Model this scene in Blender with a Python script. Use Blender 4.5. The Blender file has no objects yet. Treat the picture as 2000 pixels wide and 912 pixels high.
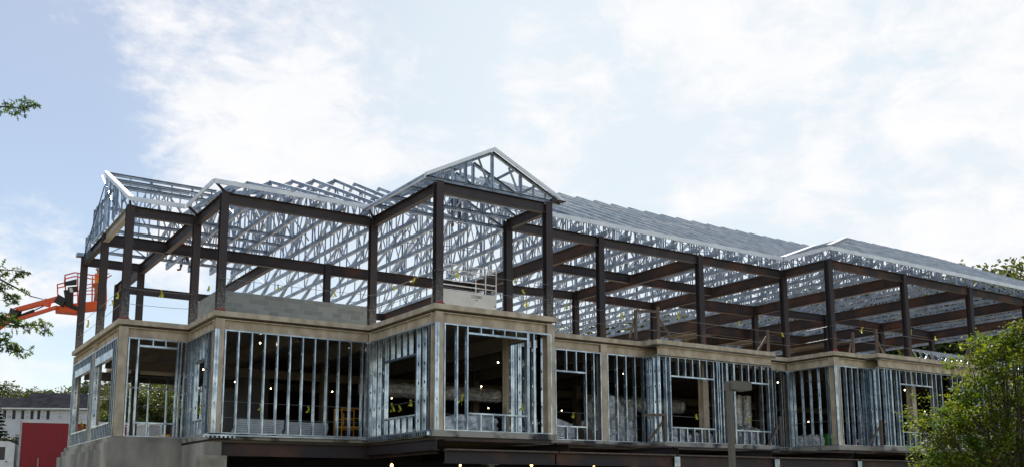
import bpy, math, random
import numpy as np
from mathutils import Vector, Matrix
random.seed(7)
S = bpy.context.scene
COL = S.collection

# ------------------------------------------------------------ camera
CAM = Vector((-14.5393, -26.2374, -5.9664))
YAW, PITCH, ROLL, FPX, PPY = 0.584983, 0.157911, -0.003814, 1867.17, 666.3
fw = Vector((math.sin(YAW)*math.cos(PITCH), math.cos(YAW)*math.cos(PITCH), math.sin(PITCH)))
rt0 = Vector((math.cos(YAW), -math.sin(YAW), 0)); up0 = rt0.cross(fw)
rt = rt0*math.cos(ROLL) + up0*math.sin(ROLL)
up = -rt0*math.sin(ROLL) + up0*math.cos(ROLL)
cd = bpy.data.cameras.new("camera"); cam = bpy.data.objects.new("camera", cd); COL.objects.link(cam)
M3 = Matrix((rt, up, -fw)).transposed()
cam.matrix_world = Matrix.Translation(CAM) @ M3.to_4x4()
cd.sensor_width = 36; cd.lens = FPX/2000*36; cd.shift_y = (PPY-456)/2000
cd.clip_start = .1; cd.clip_end = 3000
S.camera = cam
def ray(u, v): return fw + rt*((u-1000)/FPX) - up*((v-PPY)/FPX)
def onx(u, v, x): d = ray(u, v); return CAM + d*((x-CAM.x)/d.x)
def ony(u, v, y): d = ray(u, v); return CAM + d*((y-CAM.y)/d.y)
def onz(u, v, z): d = ray(u, v); return CAM + d*((z-CAM.z)/d.z)
def at(u, v, dist): return CAM + ray(u, v)*dist

# ------------------------------------------------------------ sky, sun, exposure
SUN_AZ, SUN_EL = math.radians(12), math.radians(52)      # azimuth from +Y towards +X
W = bpy.data.worlds.new("World"); S.world = W; W.use_nodes = True
nt = W.node_tree; nt.nodes.clear()
def N(t, **k):
    n = nt.nodes.new(t)
    for a, b in k.items(): setattr(n, a, b)
    return n
L = lambda a, b: nt.links.new(a, b)
out = N('ShaderNodeOutputWorld'); bg = N('ShaderNodeBackground'); bg.inputs[1].default_value = .1
L(bg.outputs[0], out.inputs[0])
sky = N('ShaderNodeTexSky', sky_type='NISHITA', sun_disc=False, sun_elevation=SUN_EL, sun_rotation=SUN_AZ)
sky.altitude = 100; sky.air_density = 1.0; sky.dust_density = .6; sky.ozone_density = 1.2
tc = N('ShaderNodeTexCoord')
def vmath(op, a, b):
    n = N('ShaderNodeVectorMath', operation=op); L(a, n.inputs[0])
    if isinstance(b, (tuple, Vector)): n.inputs[1].default_value = b
    else: L(b, n.inputs[1])
    return n
def fmath(op, a, b, clamp=False):
    n = N('ShaderNodeMath', operation=op, use_clamp=clamp)
    for i, q in enumerate((a, b)):
        if isinstance(q, (int, float)): n.inputs[i].default_value = q
        else: L(q, n.inputs[i])
    return n.outputs[0]
GEN = tc.outputs['Generated']
stretch = vmath('MULTIPLY', GEN, (1, 1, 1.9)).outputs[0]
def noise(scale, detail, rough, dist=0, off=(0, 0, 0)):
    v = vmath('ADD', stretch, off).outputs[0]
    n = N('ShaderNodeTexNoise'); n.inputs['Scale'].default_value = scale; n.inputs['Detail'].default_value = detail
    n.inputs['Roughness'].default_value = rough; n.inputs['Distortion'].default_value = dist; L(v, n.inputs['Vector']); return n.outputs['Fac']
n1 = noise(5.5, 9, .60, .25, (3.1, .7, 2.2)); n2 = noise(1.9, 3, .5, 0, (.4, 5, 1)); n3 = noise(15, 8, .66, .5, (1, 2, 3))
blobs = [(430, 30, .13), (560, 110, .11), (450, 150, .08), (690, 100, .07), (520, 225, .09), (420, 290, .085), (640, 215, .09), (600, 310, .10), (730, 330, .07),
         (1150, 200, .10), (1270, 90, .10), (1060, 150, .06), (1330, 40, .09), (1130, 270, .07), (1500, 150, .07), (1580, 50, .07),
         (1830, 40, .07), (1780, 90, .03), (1480, 300, .08), (1620, 285, .09), (1780, 240, .10), (1930, 200, .10), (1980, 260, .08), (1400, 380, .06), (1850, 420, .10), (1960, 430, .08), (1550, 420, .05),
         (1090, 340, .05), (60, 590, .10), (100, 640, .10), (350, 480, .06), (60, 740, .09)]
field = None
for (u, v, r) in blobs:
    d = ray(u, v).normalized()
    dd = vmath('DISTANCE', GEN, Vector(d)); 
    mr = N('ShaderNodeMapRange', interpolation_type='SMOOTHSTEP'); mr.inputs[1].default_value = 0; mr.inputs[2].default_value = r*1.9
    mr.inputs[3].default_value = 1; mr.inputs[4].default_value = 0; L(dd.outputs['Value'], mr.inputs[0])
    field = mr.outputs[0] if field is None else fmath('MAXIMUM', field, mr.outputs[0])
cov = fmath('ADD', fmath('ADD', fmath('MULTIPLY', n1, 1.75), fmath('MULTIPLY', n3, .72)), fmath('ADD', fmath('MULTIPLY', n2, .35), fmath('MULTIPLY', field, .50)))
mask = N('ShaderNodeMapRange', interpolation_type='SMOOTHSTEP'); L(cov, mask.inputs[0])
mask.inputs[1].default_value = 1.68; mask.inputs[2].default_value = 2.12; mask.inputs[3].default_value = 0; mask.inputs[4].default_value = 1
# thin haze growing towards the sun side
hz = vmath('DOT_PRODUCT', GEN, ray(1450, 330).normalized())
hm = N('ShaderNodeMapRange', interpolation_type='SMOOTHSTEP'); L(hz.outputs['Value'], hm.inputs[0])
hm.inputs[1].default_value = .80; hm.inputs[2].default_value = .985; hm.inputs[3].default_value = .05; hm.inputs[4].default_value = .88
skyc = N('ShaderNodeMixRGB', blend_type='MULTIPLY'); skyc.inputs[0].default_value = 1; L(sky.outputs[0], skyc.inputs[1]); skyc.inputs[2].default_value = (.715, .672, .62, 1)
mix0 = N('ShaderNodeMixRGB'); L(hm.outputs[0], mix0.inputs[0]); L(skyc.outputs[0], mix0.inputs[1]); mix0.inputs[2].default_value = (4.75, 5.2, 5.5, 1)
shade = N('ShaderNodeMixRGB'); L(n3, shade.inputs[0]); shade.inputs[1].default_value = (4.95, 5.1, 5.3, 1); shade.inputs[2].default_value = (5.9, 5.8, 5.8, 1)
mix1 = N('ShaderNodeMixRGB'); L(mask.outputs[0], mix1.inputs[0]); L(mix0.outputs[0], mix1.inputs[1]); L(shade.outputs[0], mix1.inputs[2])
# unseen sky behind the camera, boosted and warmed to brighten the front faces
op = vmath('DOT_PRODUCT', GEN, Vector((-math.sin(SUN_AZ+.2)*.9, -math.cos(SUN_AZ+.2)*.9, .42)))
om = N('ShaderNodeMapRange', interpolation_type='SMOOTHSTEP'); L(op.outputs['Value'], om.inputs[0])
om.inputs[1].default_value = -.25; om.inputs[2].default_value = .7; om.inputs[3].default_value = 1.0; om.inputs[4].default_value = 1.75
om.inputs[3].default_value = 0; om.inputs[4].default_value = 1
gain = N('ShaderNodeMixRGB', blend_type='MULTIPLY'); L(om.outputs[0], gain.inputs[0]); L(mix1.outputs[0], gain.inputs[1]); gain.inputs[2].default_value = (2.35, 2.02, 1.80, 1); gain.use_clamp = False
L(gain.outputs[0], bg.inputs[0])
sd = bpy.data.lights.new("sun", 'SUN'); sd.energy = 4.0; sd.angle = math.radians(.5); sd.color = (1, .95, .87)
sun = bpy.data.objects.new("sun", sd); COL.objects.link(sun)
sdir = Vector((math.sin(SUN_AZ)*math.cos(SUN_EL), math.cos(SUN_AZ)*math.cos(SUN_EL), math.sin(SUN_EL)))
sun.rotation_euler = sdir.to_track_quat('Z', 'Y').to_euler()
S.view_settings.view_transform = 'Standard'; S.view_settings.look = 'None'
S.view_settings.exposure = 0.85; S.view_settings.gamma = 1; S.view_settings.use_curve_mapping = False

# ------------------------------------------------------------ materials
def mat(name, c, c2=None, scale=3., rough=.6, metal=0., detail=5, mix=(.35, .65), bump=0., emit=None, stren=0, rough2=None, coord='Object', vscale=(1, 1, 1)):
    m = bpy.data.materials.new(name); m.use_nodes = True; t = m.node_tree; b = t.nodes['Principled BSDF']
    b.inputs['Base Color'].default_value = (*c, 1); b.inputs['Roughness'].default_value = rough; b.inputs['Metallic'].default_value = metal
    if emit: b.inputs['Emission Color'].default_value = (*emit, 1); b.inputs['Emission Strength'].default_value = stren
    if c2:
        k = t.nodes.new('ShaderNodeTexCoord'); mp = t.nodes.new('ShaderNodeMapping'); mp.inputs['Scale'].default_value = vscale
        n = t.nodes.new('ShaderNodeTexNoise'); n.inputs['Scale'].default_value = scale; n.inputs['Detail'].default_value = detail
        r = t.nodes.new('ShaderNodeMapRange'); r.inputs[1].default_value, r.inputs[2].default_value = mix
        x = t.nodes.new('ShaderNodeMixRGB'); x.inputs[1].default_value = (*c, 1); x.inputs[2].default_value = (*c2, 1)
        t.links.new(k.outputs[coord], mp.inputs[0]); t.links.new(mp.outputs[0], n.inputs['Vector']); t.links.new(n.outputs['Fac'], r.inputs[0])
        t.links.new(r.outputs[0], x.inputs[0]); t.links.new(x.outputs[0], b.inputs['Base Color'])
        if rough2 is not None:
            rr = t.nodes.new('ShaderNodeMapRange'); rr.inputs[3].default_value = rough; rr.inputs[4].default_value = rough2
            t.links.new(r.outputs[0], rr.inputs[0]); t.links.new(rr.outputs[0], b.inputs['Roughness'])
        if bump:
            bm_ = t.nodes.new('ShaderNodeBump'); bm_.inputs['Strength'].default_value = bump; bm_.inputs['Distance'].default_value = .02
            t.links.new(n.outputs['Fac'], bm_.inputs['Height']); t.links.new(bm_.outputs[0], b.inputs['Normal'])
    return m
def isl(m, amount=.35):
    "small brightness difference between separate pieces of one mesh"
    t = m.node_tree; b = t.nodes['Principled BSDF']; g = t.nodes.new('ShaderNodeNewGeometry'); h = t.nodes.new('ShaderNodeHueSaturation')
    r = t.nodes.new('ShaderNodeMapRange'); r.inputs[3].default_value = 1-amount; r.inputs[4].default_value = 1+amount
    t.links.new(g.outputs['Random Per Island'], r.inputs[0]); t.links.new(r.outputs[0], h.inputs['Value'])
    s = b.inputs['Base Color']
    if s.is_linked: t.links.new(s.links[0].from_socket, h.inputs['Color'])
    else: h.inputs['Color'].default_value = s.default_value
    t.links.new(h.outputs[0], s); return m
GALV = isl(mat('galvanized_steel', (.22, .28, .35), (.42, .49, .56), 2.5, .34, .88, rough2=.24), .30)
GALVT = isl(mat('truss_galvanized', (.185, .225, .285), (.36, .405, .47), 2.2, .42, .45, rough2=.3), .35)
CHORD = isl(mat('chord_galvanized', (.34, .395, .46), (.54, .59, .64), 1.6, .4, .12, rough2=.3), .30)
FASC = mat('fascia_galvanized', (.72, .76, .81), (.86, .88, .90), 2.2, .45, .12, rough2=.35, vscale=(1, 1, .4))
STEEL = isl(mat('dark_primer_steel', (.030, .026, .032), (.055, .040, .040), 1.4, .55, .2, 7, (.3, .7)), .15)
RUST = mat('rusty_steel', (.036, .028, .031), (.125, .055, .030), .9, .7, .1, 8, (.45, .76), vscale=(1, 1, 1))
GREYST = mat('pale_primed_steel', (.42, .40, .36), (.26, .20, .15), 1.2, .6, .1, 6, (.45, .8))
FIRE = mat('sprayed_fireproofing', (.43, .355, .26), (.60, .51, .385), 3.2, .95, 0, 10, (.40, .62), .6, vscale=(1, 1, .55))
FIRE_SHADE = mat('shaded_fireproofing', (.15, .125, .10), (.20, .165, .13), 2.2, .95, 0, 9, (.3, .7), .5)  # same fireproofing, darkened: indoor shade painted into the colour
CONC = mat('cast_concrete', (.17, .16, .14), (.42, .39, .34), .7, .9, 0, 9, (.38, .60), .3, vscale=(1, 1, .45))
CONCD = mat('stained_concrete', (.36, .34, .30), (.04, .04, .043), 1.1, .9, 0, 9, (.50, .62), .3)
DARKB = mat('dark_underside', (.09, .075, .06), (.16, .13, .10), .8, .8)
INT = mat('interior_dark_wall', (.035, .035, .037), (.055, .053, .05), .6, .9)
CMU = bpy.data.materials.new('concrete_block'); CMU.use_nodes = True
t = CMU.node_tree; b = t.nodes['Principled BSDF']; k = t.nodes.new('ShaderNodeTexCoord'); sp = t.nodes.new('ShaderNodeSeparateXYZ'); ad = t.nodes.new('ShaderNodeMath'); cb = t.nodes.new('ShaderNodeCombineXYZ')
br = t.nodes.new('ShaderNodeTexBrick'); br.inputs['Scale'].default_value = 1; br.inputs['Brick Width'].default_value = .4; br.inputs['Row Height'].default_value = .2; br.inputs['Mortar Size'].default_value = .012
br.inputs['Color1'].default_value = (.30, .33, .33, 1); br.inputs['Color2'].default_value = (.20, .225, .23, 1); br.inputs['Mortar'].default_value = (.30, .31, .30, 1)
t.links.new(k.outputs['Object'], sp.inputs[0]); t.links.new(sp.outputs[0], ad.inputs[0]); t.links.new(sp.outputs[1], ad.inputs[1]); t.links.new(ad.outputs[0], cb.inputs[0]); t.links.new(sp.outputs[2], cb.inputs[1])
t.links.new(cb.outputs[0], br.inputs['Vector']); t.links.new(br.outputs['Color'], b.inputs['Base Color']); b.inputs['Roughness'].default_value = .9
# steel columns: pale overspray speckle on the foot of the shaft
COLM = mat('column_steel', (.030, .026, .032), (.060, .042, .040), 1.5, .6, .15, 7, (.3, .7))
t = COLM.node_tree; b = t.nodes['Principled BSDF']; src = b.inputs['Base Color'].links[0].from_socket
k = t.nodes.new('ShaderNodeTexCoord'); sp = t.nodes.new('ShaderNodeSeparateXYZ'); t.links.new(k.outputs['Object'], sp.inputs[0])
zr = t.nodes.new('ShaderNodeMapRange'); zr.inputs[1].default_value = 2.1; zr.inputs[2].default_value = .3; zr.inputs[3].default_value = 0; zr.inputs[4].default_value = .34; t.links.new(sp.outputs[2], zr.inputs[0])
n = t.nodes.new('ShaderNodeTexNoise'); n.inputs['Scale'].default_value = 34; n.inputs['Detail'].default_value = 4; t.links.new(k.outputs['Object'], n.inputs['Vector'])
s1 = t.nodes.new('ShaderNodeMath'); s1.operation = 'ADD'; t.links.new(n.outputs['Fac'], s1.inputs[0]); t.links.new(zr.outputs[0], s1.inputs[1])
mr = t.nodes.new('ShaderNodeMapRange'); mr.inputs[1].default_value = .76; mr.inputs[2].default_value = .92; t.links.new(s1.outputs[0], mr.inputs[0])
x = t.nodes.new('ShaderNodeMixRGB'); t.links.new(mr.outputs[0], x.inputs[0]); t.links.new(src, x.inputs[1]); x.inputs[2].default_value = (.24, .22, .20, 1); t.links.new(x.outputs[0], b.inputs['Base Color'])
COLR = mat('rust_streaked_column', (.034, .028, .032), (.15, .065, .03), 2.2, .65, .15, 8, (.52, .75), vscale=(1, 1, .12))
WOOD = mat('weathered_lumber', (.16, .12, .095), (.10, .075, .06), 5, .85, vscale=(1, 1, .2))
CABLE = mat('wire_rope', (.30, .30, .29), rough=.5, metal=.5)
FLAG = mat('yellow_flagging', (.62, .60, .03), (.50, .52, .04), 9, .6)
REDT = mat('red_paint_mark', (.45, .03, .05), rough=.6)
ORANGE = isl(mat('orange_paint', (.78, .095, .012), (.66, .08, .012), 2, .4), .1)
BLACK = mat('black_rubber', (.015, .015, .017), rough=.6)
WHITEP = mat('white_paint', (.74, .75, .75), (.62, .63, .62), 2, .45)
GREEN = mat('green_paint', (.01, .22, .11), rough=.4)
YELL = mat('scaffold_yellow', (.55, .25, .02), rough=.5)
FOIL = mat('duct_foil', (.85, .87, .90), (.45, .48, .52), 7, .35, .35, 6, (.4, .6), 1.0)
PLAST = mat('plastic_wrap', (.78, .81, .84), (.38, .42, .46), 3.5, .35, 0, 6, (.42, .6), 1.0)
BOARD = mat('stacked_sheet_goods', (.55, .60, .62), (.42, .47, .50), 3, .5, .3)
BULB = mat('bulb_glow', (1, .85, .6), emit=(1, .80, .50), stren=8)
BULBW = mat('warm_bulb_glow', (1, .6, .3), emit=(1, .50, .14), stren=9)
BRONZE = mat('bronze_painted_metal', (.115, .105, .085), (.13, .12, .097), 4, .55)
CURT = mat('red_curtain_side', (.27, .004, .012), (.20, .004, .010), 2, .6, vscale=(6, 6, .3))
SIDING = mat('white_siding', (.60, .62, .65), (.54, .56, .59), 1, .8)
SHINGLE = mat('grey_shingles', (.020, .021, .027), (.035, .035, .042), 1.2, .9, detail=9)
SHINGLE.node_tree.nodes['Principled BSDF'].inputs['Specular IOR Level'].default_value = 0
SHUT = mat('dark_shutter', (.02, .02, .035), rough=.6)
GLASS = mat('window_glass', (.22, .25, .30), (.38, .42, .46), 1.5, .12, .0)
GLASSD = mat('dark_cab_glass', (.015, .018, .022), rough=.35)
GROUND = mat('rough_ground', (.13, .105, .075), (.07, .085, .035), .15, .95, detail=9)
SKIN = mat('skin', (.42, .24, .17), rough=.55)
JEANS = mat('blue_work_trousers', (.03, .045, .09), rough=.9)
TAN = mat('tan_work_trousers', (.28, .20, .12), rough=.9)
HIVIS = mat('hi_vis_vest', (.62, .80, .05), rough=.7)
ORV = mat('orange_vest', (.85, .25, .04), rough=.7)
REDS = mat('red_shirt', (.42, .03, .04), rough=.9)
DKS = mat('dark_shirt', (.05, .05, .07), rough=.9)
HATG = mat('grey_hard_hat', (.38, .38, .40), rough=.35)
BOOT = mat('brown_boot', (.20, .09, .04), rough=.8)
BARK = mat('bark', (.09, .07, .055), (.05, .04, .03), 5, .95, vscale=(1, 1, .2))
def leafmat(name, c, c2, tr=.35, scale=.8):
    m = mat(name, c, c2, scale, .55, 0, 3, (.38, .62)); isl(m, .45); t = m.node_tree; b = t.nodes['Principled BSDF']; o = t.nodes['Material Output']
    tl = t.nodes.new('ShaderNodeBsdfTranslucent'); mx = t.nodes.new('ShaderNodeMixShader'); mx.inputs[0].default_value = tr
    g = t.nodes.new('ShaderNodeMixRGB'); g.blend_type = 'MULTIPLY'; g.inputs[0].default_value = 1; g.inputs[2].default_value = (1.9, 1.6, .5, 1)
    t.links.new(b.inputs['Base Color'].links[0].from_socket, g.inputs[1]); t.links.new(g.outputs[0], tl.inputs[0])
    t.links.new(b.outputs[0], mx.inputs[1]); t.links.new(tl.outputs[0], mx.inputs[2]); t.links.new(mx.outputs[0], o.inputs[0]); return m
LEAF1 = leafmat('bright_foliage', (.060, .120, .012), (.130, .165, .015), .46, 2.2)
LEAF2 = leafmat('oak_foliage', (.035, .075, .018), (.06, .11, .03), .4)
LEAF3 = leafmat('far_foliage', (.030, .052, .020), (.060, .085, .028), .25, .25)
LEAF4 = leafmat('far_pale_foliage', (.065, .095, .030), (.10, .13, .035), .3, .25)
LEAF5 = leafmat('conifer_foliage', (.012, .030, .014), (.022, .045, .020), .1, .6)

# ------------------------------------------------------------ mesh helpers
class MB:
    def __init__(s): s.v = []; s.f = []
    def hexa(s, P8):
        b = len(s.v); s.v += [tuple(p) for p in P8]
        s.f += [(b, b+3, b+2, b+1), (b+4, b+5, b+6, b+7), (b, b+1, b+5, b+4), (b+1, b+2, b+6, b+5), (b+2, b+3, b+7, b+6), (b+3, b, b+4, b+7)]
        return s
    def box(s, x0, x1, y0, y1, z0, z1):
        return s.hexa([(x0, y0, z0), (x1, y0, z0), (x1, y1, z0), (x0, y1, z0), (x0, y0, z1), (x1, y0, z1), (x1, y1, z1), (x0, y1, z1)])
    def slab(s, p, q, a, a0, a1, c, c0, c1):
        "box swept p->q, spanning a0..a1 along a and c0..c1 along c"
        p, q, a, c = Vector(p), Vector(q), Vector(a), Vector(c)
        r = lambda o: [o+a*a0+c*c0, o+a*a1+c*c0, o+a*a1+c*c1, o+a*a0+c*c1]
        return s.hexa(r(p)+r(q))
    def frame(s, p, q, upv=(0, 0, 1)):
        d = (Vector(q)-Vector(p)).normalized(); side = d.cross(Vector(upv))
        if side.length < 1e-3: side = d.cross(Vector((0, 1, 0)))
        side.normalize(); u = side.cross(d).normalized(); return side, u
    def bar(s, p, q, w, h, upv=(0, 0, 1)):
        a, u = s.frame(p, q, upv); return s.slab(p, q, a, -w/2, w/2, u, -h/2, h/2)
    def ibeam(s, p, q, d, bf, tf=.02, tw=.014, upv=(0, 0, 1), top=True):
        "p,q are on the top centre line if top else on the axis"
        a, u = s.frame(p, q, upv); o = -d/2 if top else 0
        s.slab(p, q, a, -bf/2, bf/2, u, o+d/2-tf, o+d/2); s.slab(p, q, a, -bf/2, bf/2, u, o-d/2, o-d/2+tf)
        return s.slab(p, q, a, -tw/2, tw/2, u, o-d/2+tf, o+d/2-tf)
    def cch(s, p, q, d, f, t=.006, upv=(0, 0, 1), flip=1):
        "channel: web vertical (along up), flanges to one side"
        a, u = s.frame(p, q, upv); a = a*flip
        s.slab(p, q, a, 0, t, u, -d/2, d/2); s.slab(p, q, a, t, f, u, d/2-t, d/2); return s.slab(p, q, a, t, f, u, -d/2, -d/2+t)
    def cyl(s, p, q, r0, r1=None, n=8, caps=True):
        r1 = r0 if r1 is None else r1; a, u = s.frame(p, q); b = len(s.v); p, q = Vector(p), Vector(q)
        for o, r in ((p, r0), (q, r1)):
            for i in range(n):
                t = 2*math.pi*i/n; s.v.append(tuple(o+(a*math.cos(t)+u*math.sin(t))*r))
        for i in range(n): s.f.append((b+i, b+(i+1) % n, b+n+(i+1) % n, b+n+i))
        if caps: s.f.append(tuple(range(b+n-1, b-1, -1))); s.f.append(tuple(range(b+n, b+2*n)))
        return s
    def tube(s, pts, r, n=6):
        for a, b in zip(pts, pts[1:]): s.cyl(a, b, r, r, n)
        return s
    def prism(s, poly, z0, z1):
        b = len(s.v); n = len(poly); s.v += [(x, y, z0) for x, y in poly]+[(x, y, z1) for x, y in poly]
        s.f.append(tuple(range(b+n-1, b-1, -1))); s.f.append(tuple(range(b+n, b+2*n)))
        for i in range(n): s.f.append((b+i, b+(i+1) % n, b+n+(i+1) % n, b+n+i))
        return s
    def sphere(s, c, r, n=10, m=7, sz=1, zmin=-1):
        b = len(s.v); c = Vector(c)
        for j in range(m+1):
            ph = math.pi*j/m; z = max(math.cos(ph), zmin)
            for i in range(n):
                t = 2*math.pi*i/n; s.v.append((c.x+r*math.sin(ph)*math.cos(t), c.y+r*math.sin(ph)*math.sin(t), c.z+r*z*sz))
        for j in range(m):
            for i in range(n): s.f.append((b+j*n+i, b+(j+1)*n+i, b+(j+1)*n+(i+1) % n, b+j*n+(i+1) % n))
        return s
    def build(s, name, m, parent=None, smooth=False, loc=None):
        me = bpy.data.meshes.new(name); off = Vector((0, 0, 0))
        if loc is not None: off = Vector(loc)
        elif parent is not None: off = wloc(parent)
        me.from_pydata([tuple(Vector(p)-off) for p in s.v], [], s.f); me.materials.append(m)
        if smooth:
            for p in me.polygons: p.use_smooth = True
        o = bpy.data.objects.new(name, me); COL.objects.link(o)
        if parent is not None: o.parent = parent; 
        if loc is not None: o.location = off-(wloc(parent) if parent is not None else Vector((0, 0, 0)))
        return o
def wloc(o):
    v = Vector((0, 0, 0))
    while o is not None: v += o.location; o = o.parent
    return v
def tag(o, label=None, cat=None, group=None, kind=None):
    if label: o['label'] = label
    if cat: o['category'] = cat
    if group: o['group'] = group
    if kind: o['kind'] = kind
    return o
def empty(name, loc, label, cat, group=None):
    o = bpy.data.objects.new(name, None); o.empty_display_size = .2; COL.objects.link(o); o.location = loc
    return tag(o, label, cat, group)

# ------------------------------------------------------------ ground
def ground_z(x, y):
    t = min(max((y-7)/12, 0), 1); return -7.6+2.3*t*t*(3-2*t)
g = MB(); xs = [-2500, -600, -200, -80, -40, -20, -8, 0, 20, 50, 100, 250, 700, 2500]; ys = [-2500, -600, -150, -40, 0, 7, 9, 11, 13, 15, 17, 19, 30, 60, 120, 400, 2500]
g.v = [(x, y, ground_z(x, y)) for y in ys for x in xs]; nx = len(xs)
g.f = [(j*nx+i, j*nx+i+1, (j+1)*nx+i+1, (j+1)*nx+i) for j in range(len(ys)-1) for i in range(nx-1)]
tag(g.build('ground', GROUND, smooth=True), kind='structure')

# ------------------------------------------------------------ THE BUILDING
xL, x3, x5, x7, x8, x9, x10, x12, x13, x14, x15 = -7.795, -5.475, 0., 4.337, 8.684, 14.081, 19.351, 24.703, 30.017, 35.178, 40.4
y0, y1, yL, y4, y7 = 16.91, 12.5, 8.171, 4.9, 2.515
Z3 = 4.042; YB = 22.2
BLD = empty('unfinished_building', (8, 8, -7.6), 'two storey building frame of dark steel beams, silver wall studs and silver roof trusses', 'building')

# -- floors
def plan(e, bump=True):
    P = [(xL-e, y0+e), (xL-e, yL-e), (x3-e, yL-e), (x3-e, y4-e), (x5-e, y4-e), (x5-e, -e), (x7+e, -e), (x7+e, y7-e)]
    P += [(10.6, y7-e), (10.6, 1.45), (17.4, 1.45), (17.4, y7-e)]
    P += [(x10-e, y7-e), (x10-e, -e), (21.3, -e), (21.3, -.85), (29.9, -.85), (29.9, -e), (46, -e), (46, YB), (x3-e, YB), (x3-e, y0+e)]
    return P
MB().prism(plan(.22), -.17, 0).build('upper_floor_slab', FIRE, BLD)
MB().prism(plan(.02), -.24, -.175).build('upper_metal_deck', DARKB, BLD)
MB().prism(plan(.20), -4.19, -4.0).build('lower_floor_slab', CONCD, BLD)
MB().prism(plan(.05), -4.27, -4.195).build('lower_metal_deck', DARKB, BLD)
# corrugated deck edge showing under bays two and three
m = MB(); y = -.05
while y < 4.75:
    m.box(-.34, -.08, y, y+.075, -4.19, -4.18+.10) if False else m.box(-.36, -.21, y, y+.07, -4.155, -4.055); y += .15
m.box(-.37, -.205, -.05, 4.68, -4.055, -4.035)
y = 4.75
m.box(x3-.42, -.205, 4.56, 4.69, -4.09, -4.05)
for k in range(8): m.box(x3-.45+k*.14, x3-.38+k*.14, 4.58, 4.69, -4.15, -4.09)
m.build('deck_edge_trim', GALV, BLD)
# -- fireproofed edge beams under the upper slab
def beam(p, q, d, bf, m_, name='steel_beam', label=None, tf=.02, tw=.014):
    o = MB().ibeam(p, q, d, bf, tf, tw).build(name, m_, BLD)
    if label: o['label'] = label
    return o
front = [(xL, y0), (xL, y1), (xL, yL), (x3, yL), (x3, y4), (x5, y4), (x5, 0), (x7, 0), (x7, y7), (x8, y7), (x9, y7), (x10, y7), (x10, 0), (x12, 0), (x13, 0), (x14, 0), (x15, 0), (46, 0)]
def trim(p, q, g=.0):
    p, q = Vector((*p, 0)), Vector((*q, 0)); d = (q-p).normalized(); return p+d*g, q-d*g
for a, b_ in zip(front, front[1:]):
    p, q = trim(a, b_, .14); z = Vector((0, 0, -.245))
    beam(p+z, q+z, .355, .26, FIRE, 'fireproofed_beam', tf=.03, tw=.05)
# bump-out beams
for a, b_ in (((10.75, 1.6), (17.25, 1.6)), ((21.45, -.7), (29.75, -.7))):
    beam(Vector((*a, -.245)), Vector((*b_, -.245)), .355, .26, FIRE, 'fireproofed_beam', tf=.03, tw=.05)
# interior floor beams
for x in (x3, -2.7, x5, x7, 6.5, x8, 11.4, x9, 16.7, x10, 22, x12, 27.4, x13, 32.6, x14):
    ya = {x3: yL, -2.7: y4, x5: y4}.get(x, y7)
    beam(Vector((x, ya+.2, -.245)), Vector((x, YB-.2, -.245)), .50, .2, FIRE_SHADE, 'fireproofed_beam', tf=.03, tw=.04)
for y in (12.6, 17): beam(Vector((xL+.3 if y > 9 else x3+.3, y, -.80)), Vector((40, y, -.80)), .36, .2, FIRE_SHADE, 'fireproofed_beam', tf=.03, tw=.04)
# -- columns
def column(x, y, z0, z1, m_, name='steel_column', s=.26, plate=True, label=None):
    m = MB().ibeam((x, y, z0), (x, y, z1), s, s, .022, .016, upv=(0, 1, 0), top=False)
    o = m.build(name, m_, BLD, loc=(x, y, z0))
    if label: o['label'] = label
    if plate:
        c = MB().box(x-.17, x+.17, y-.17, y+.17, z0+.003, z0+.03).build('base_plate', STEEL, o)
    return o
fc = [(xL, y0), (xL, y1), (xL, yL), (x3, yL), (x3, y4), (x5, y4), (x5, 0), (x7, 0), (x7, y7), (x8, y7), (x9, y7), (x10, y7), (x10, 0), (x12, 0), (x13, 0), (x14, 0), (x15, 0)]
mid = [(1.4, 12.58), (x8, 12), (x9, 11.2), (x10, 11.3), (x12, 9.1), (x13, 8.6), (x14, 8.7), (x15, 8.8), (x3, y0), (-1, YB-.3), (x8, YB-.3), (x3, YB-.3), (x12, YB-.3)]
for (x, y) in fc+mid:
    column(x, y, 0.0, Z3+.02, COLM if (x, y) in fc[:8] else COLR)
for (x, y) in fc[:-1]+mid[:9]:
    m = MB().box(x-.15, x+.15, y-.15, y-.115, -4, -.24).box(x-.15, x+.15, y+.115, y+.15, -4, -.24).box(x-.06, x+.06, y-.115, y+.115, -4, -.24)
    m.build('fireproofed_column', FIRE if (x, y) in fc else FIRE_SHADE, BLD)
# red paint marks at the foot of three columns
for (x, y) in ((xL, yL), (x3, y4), (x5, 0), (x10, 0)):
    m = MB()
    for k in range(5): m.box(x-.15+k*.06, x-.10+k*.06, y-.165, y-.135, .005, .05+random.random()*.06)
    m.build('red_paint_mark', REDT, BLD)
# -- roof level beams
B = lambda p, q, d=.36, m_=STEEL, bf=.2, label=None: beam(Vector((*p, Z3)), Vector((*q, Z3)), d, bf, m_, label=label)
for i, (a, b_) in enumerate(zip(front, front[1:])):
    p, q = trim(a, b_, .135)
    rust = i >= 10
    o = beam(p+Vector((0, 0, Z3)), q+Vector((0, 0, Z3)), .36, .2, GREYST if i == 1 else (RUST if rust else STEEL), label='pale primed beam at the left end' if i == 1 else None)
B((xL+.14, y1), (1.26, y1+.05), .46); B((1.54, 12.58), (x8, 12.5), .46, RUST); B((x8, 12.0), (x9, 11.3), .4); B((x9, 11.2), (x10, 11.3), .4, RUST)
B((xL+.14, y0), (x3-.13, y0)); B((x3, yL+.14), (x3, y0-.14), .46); B((x3, y0+.14), (x3, YB-.4), .46); B((x3+.1, YB-.3), (x8, YB-.3), .36)
B((-1, y1+.1), (-1, YB-.4), .42)
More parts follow.
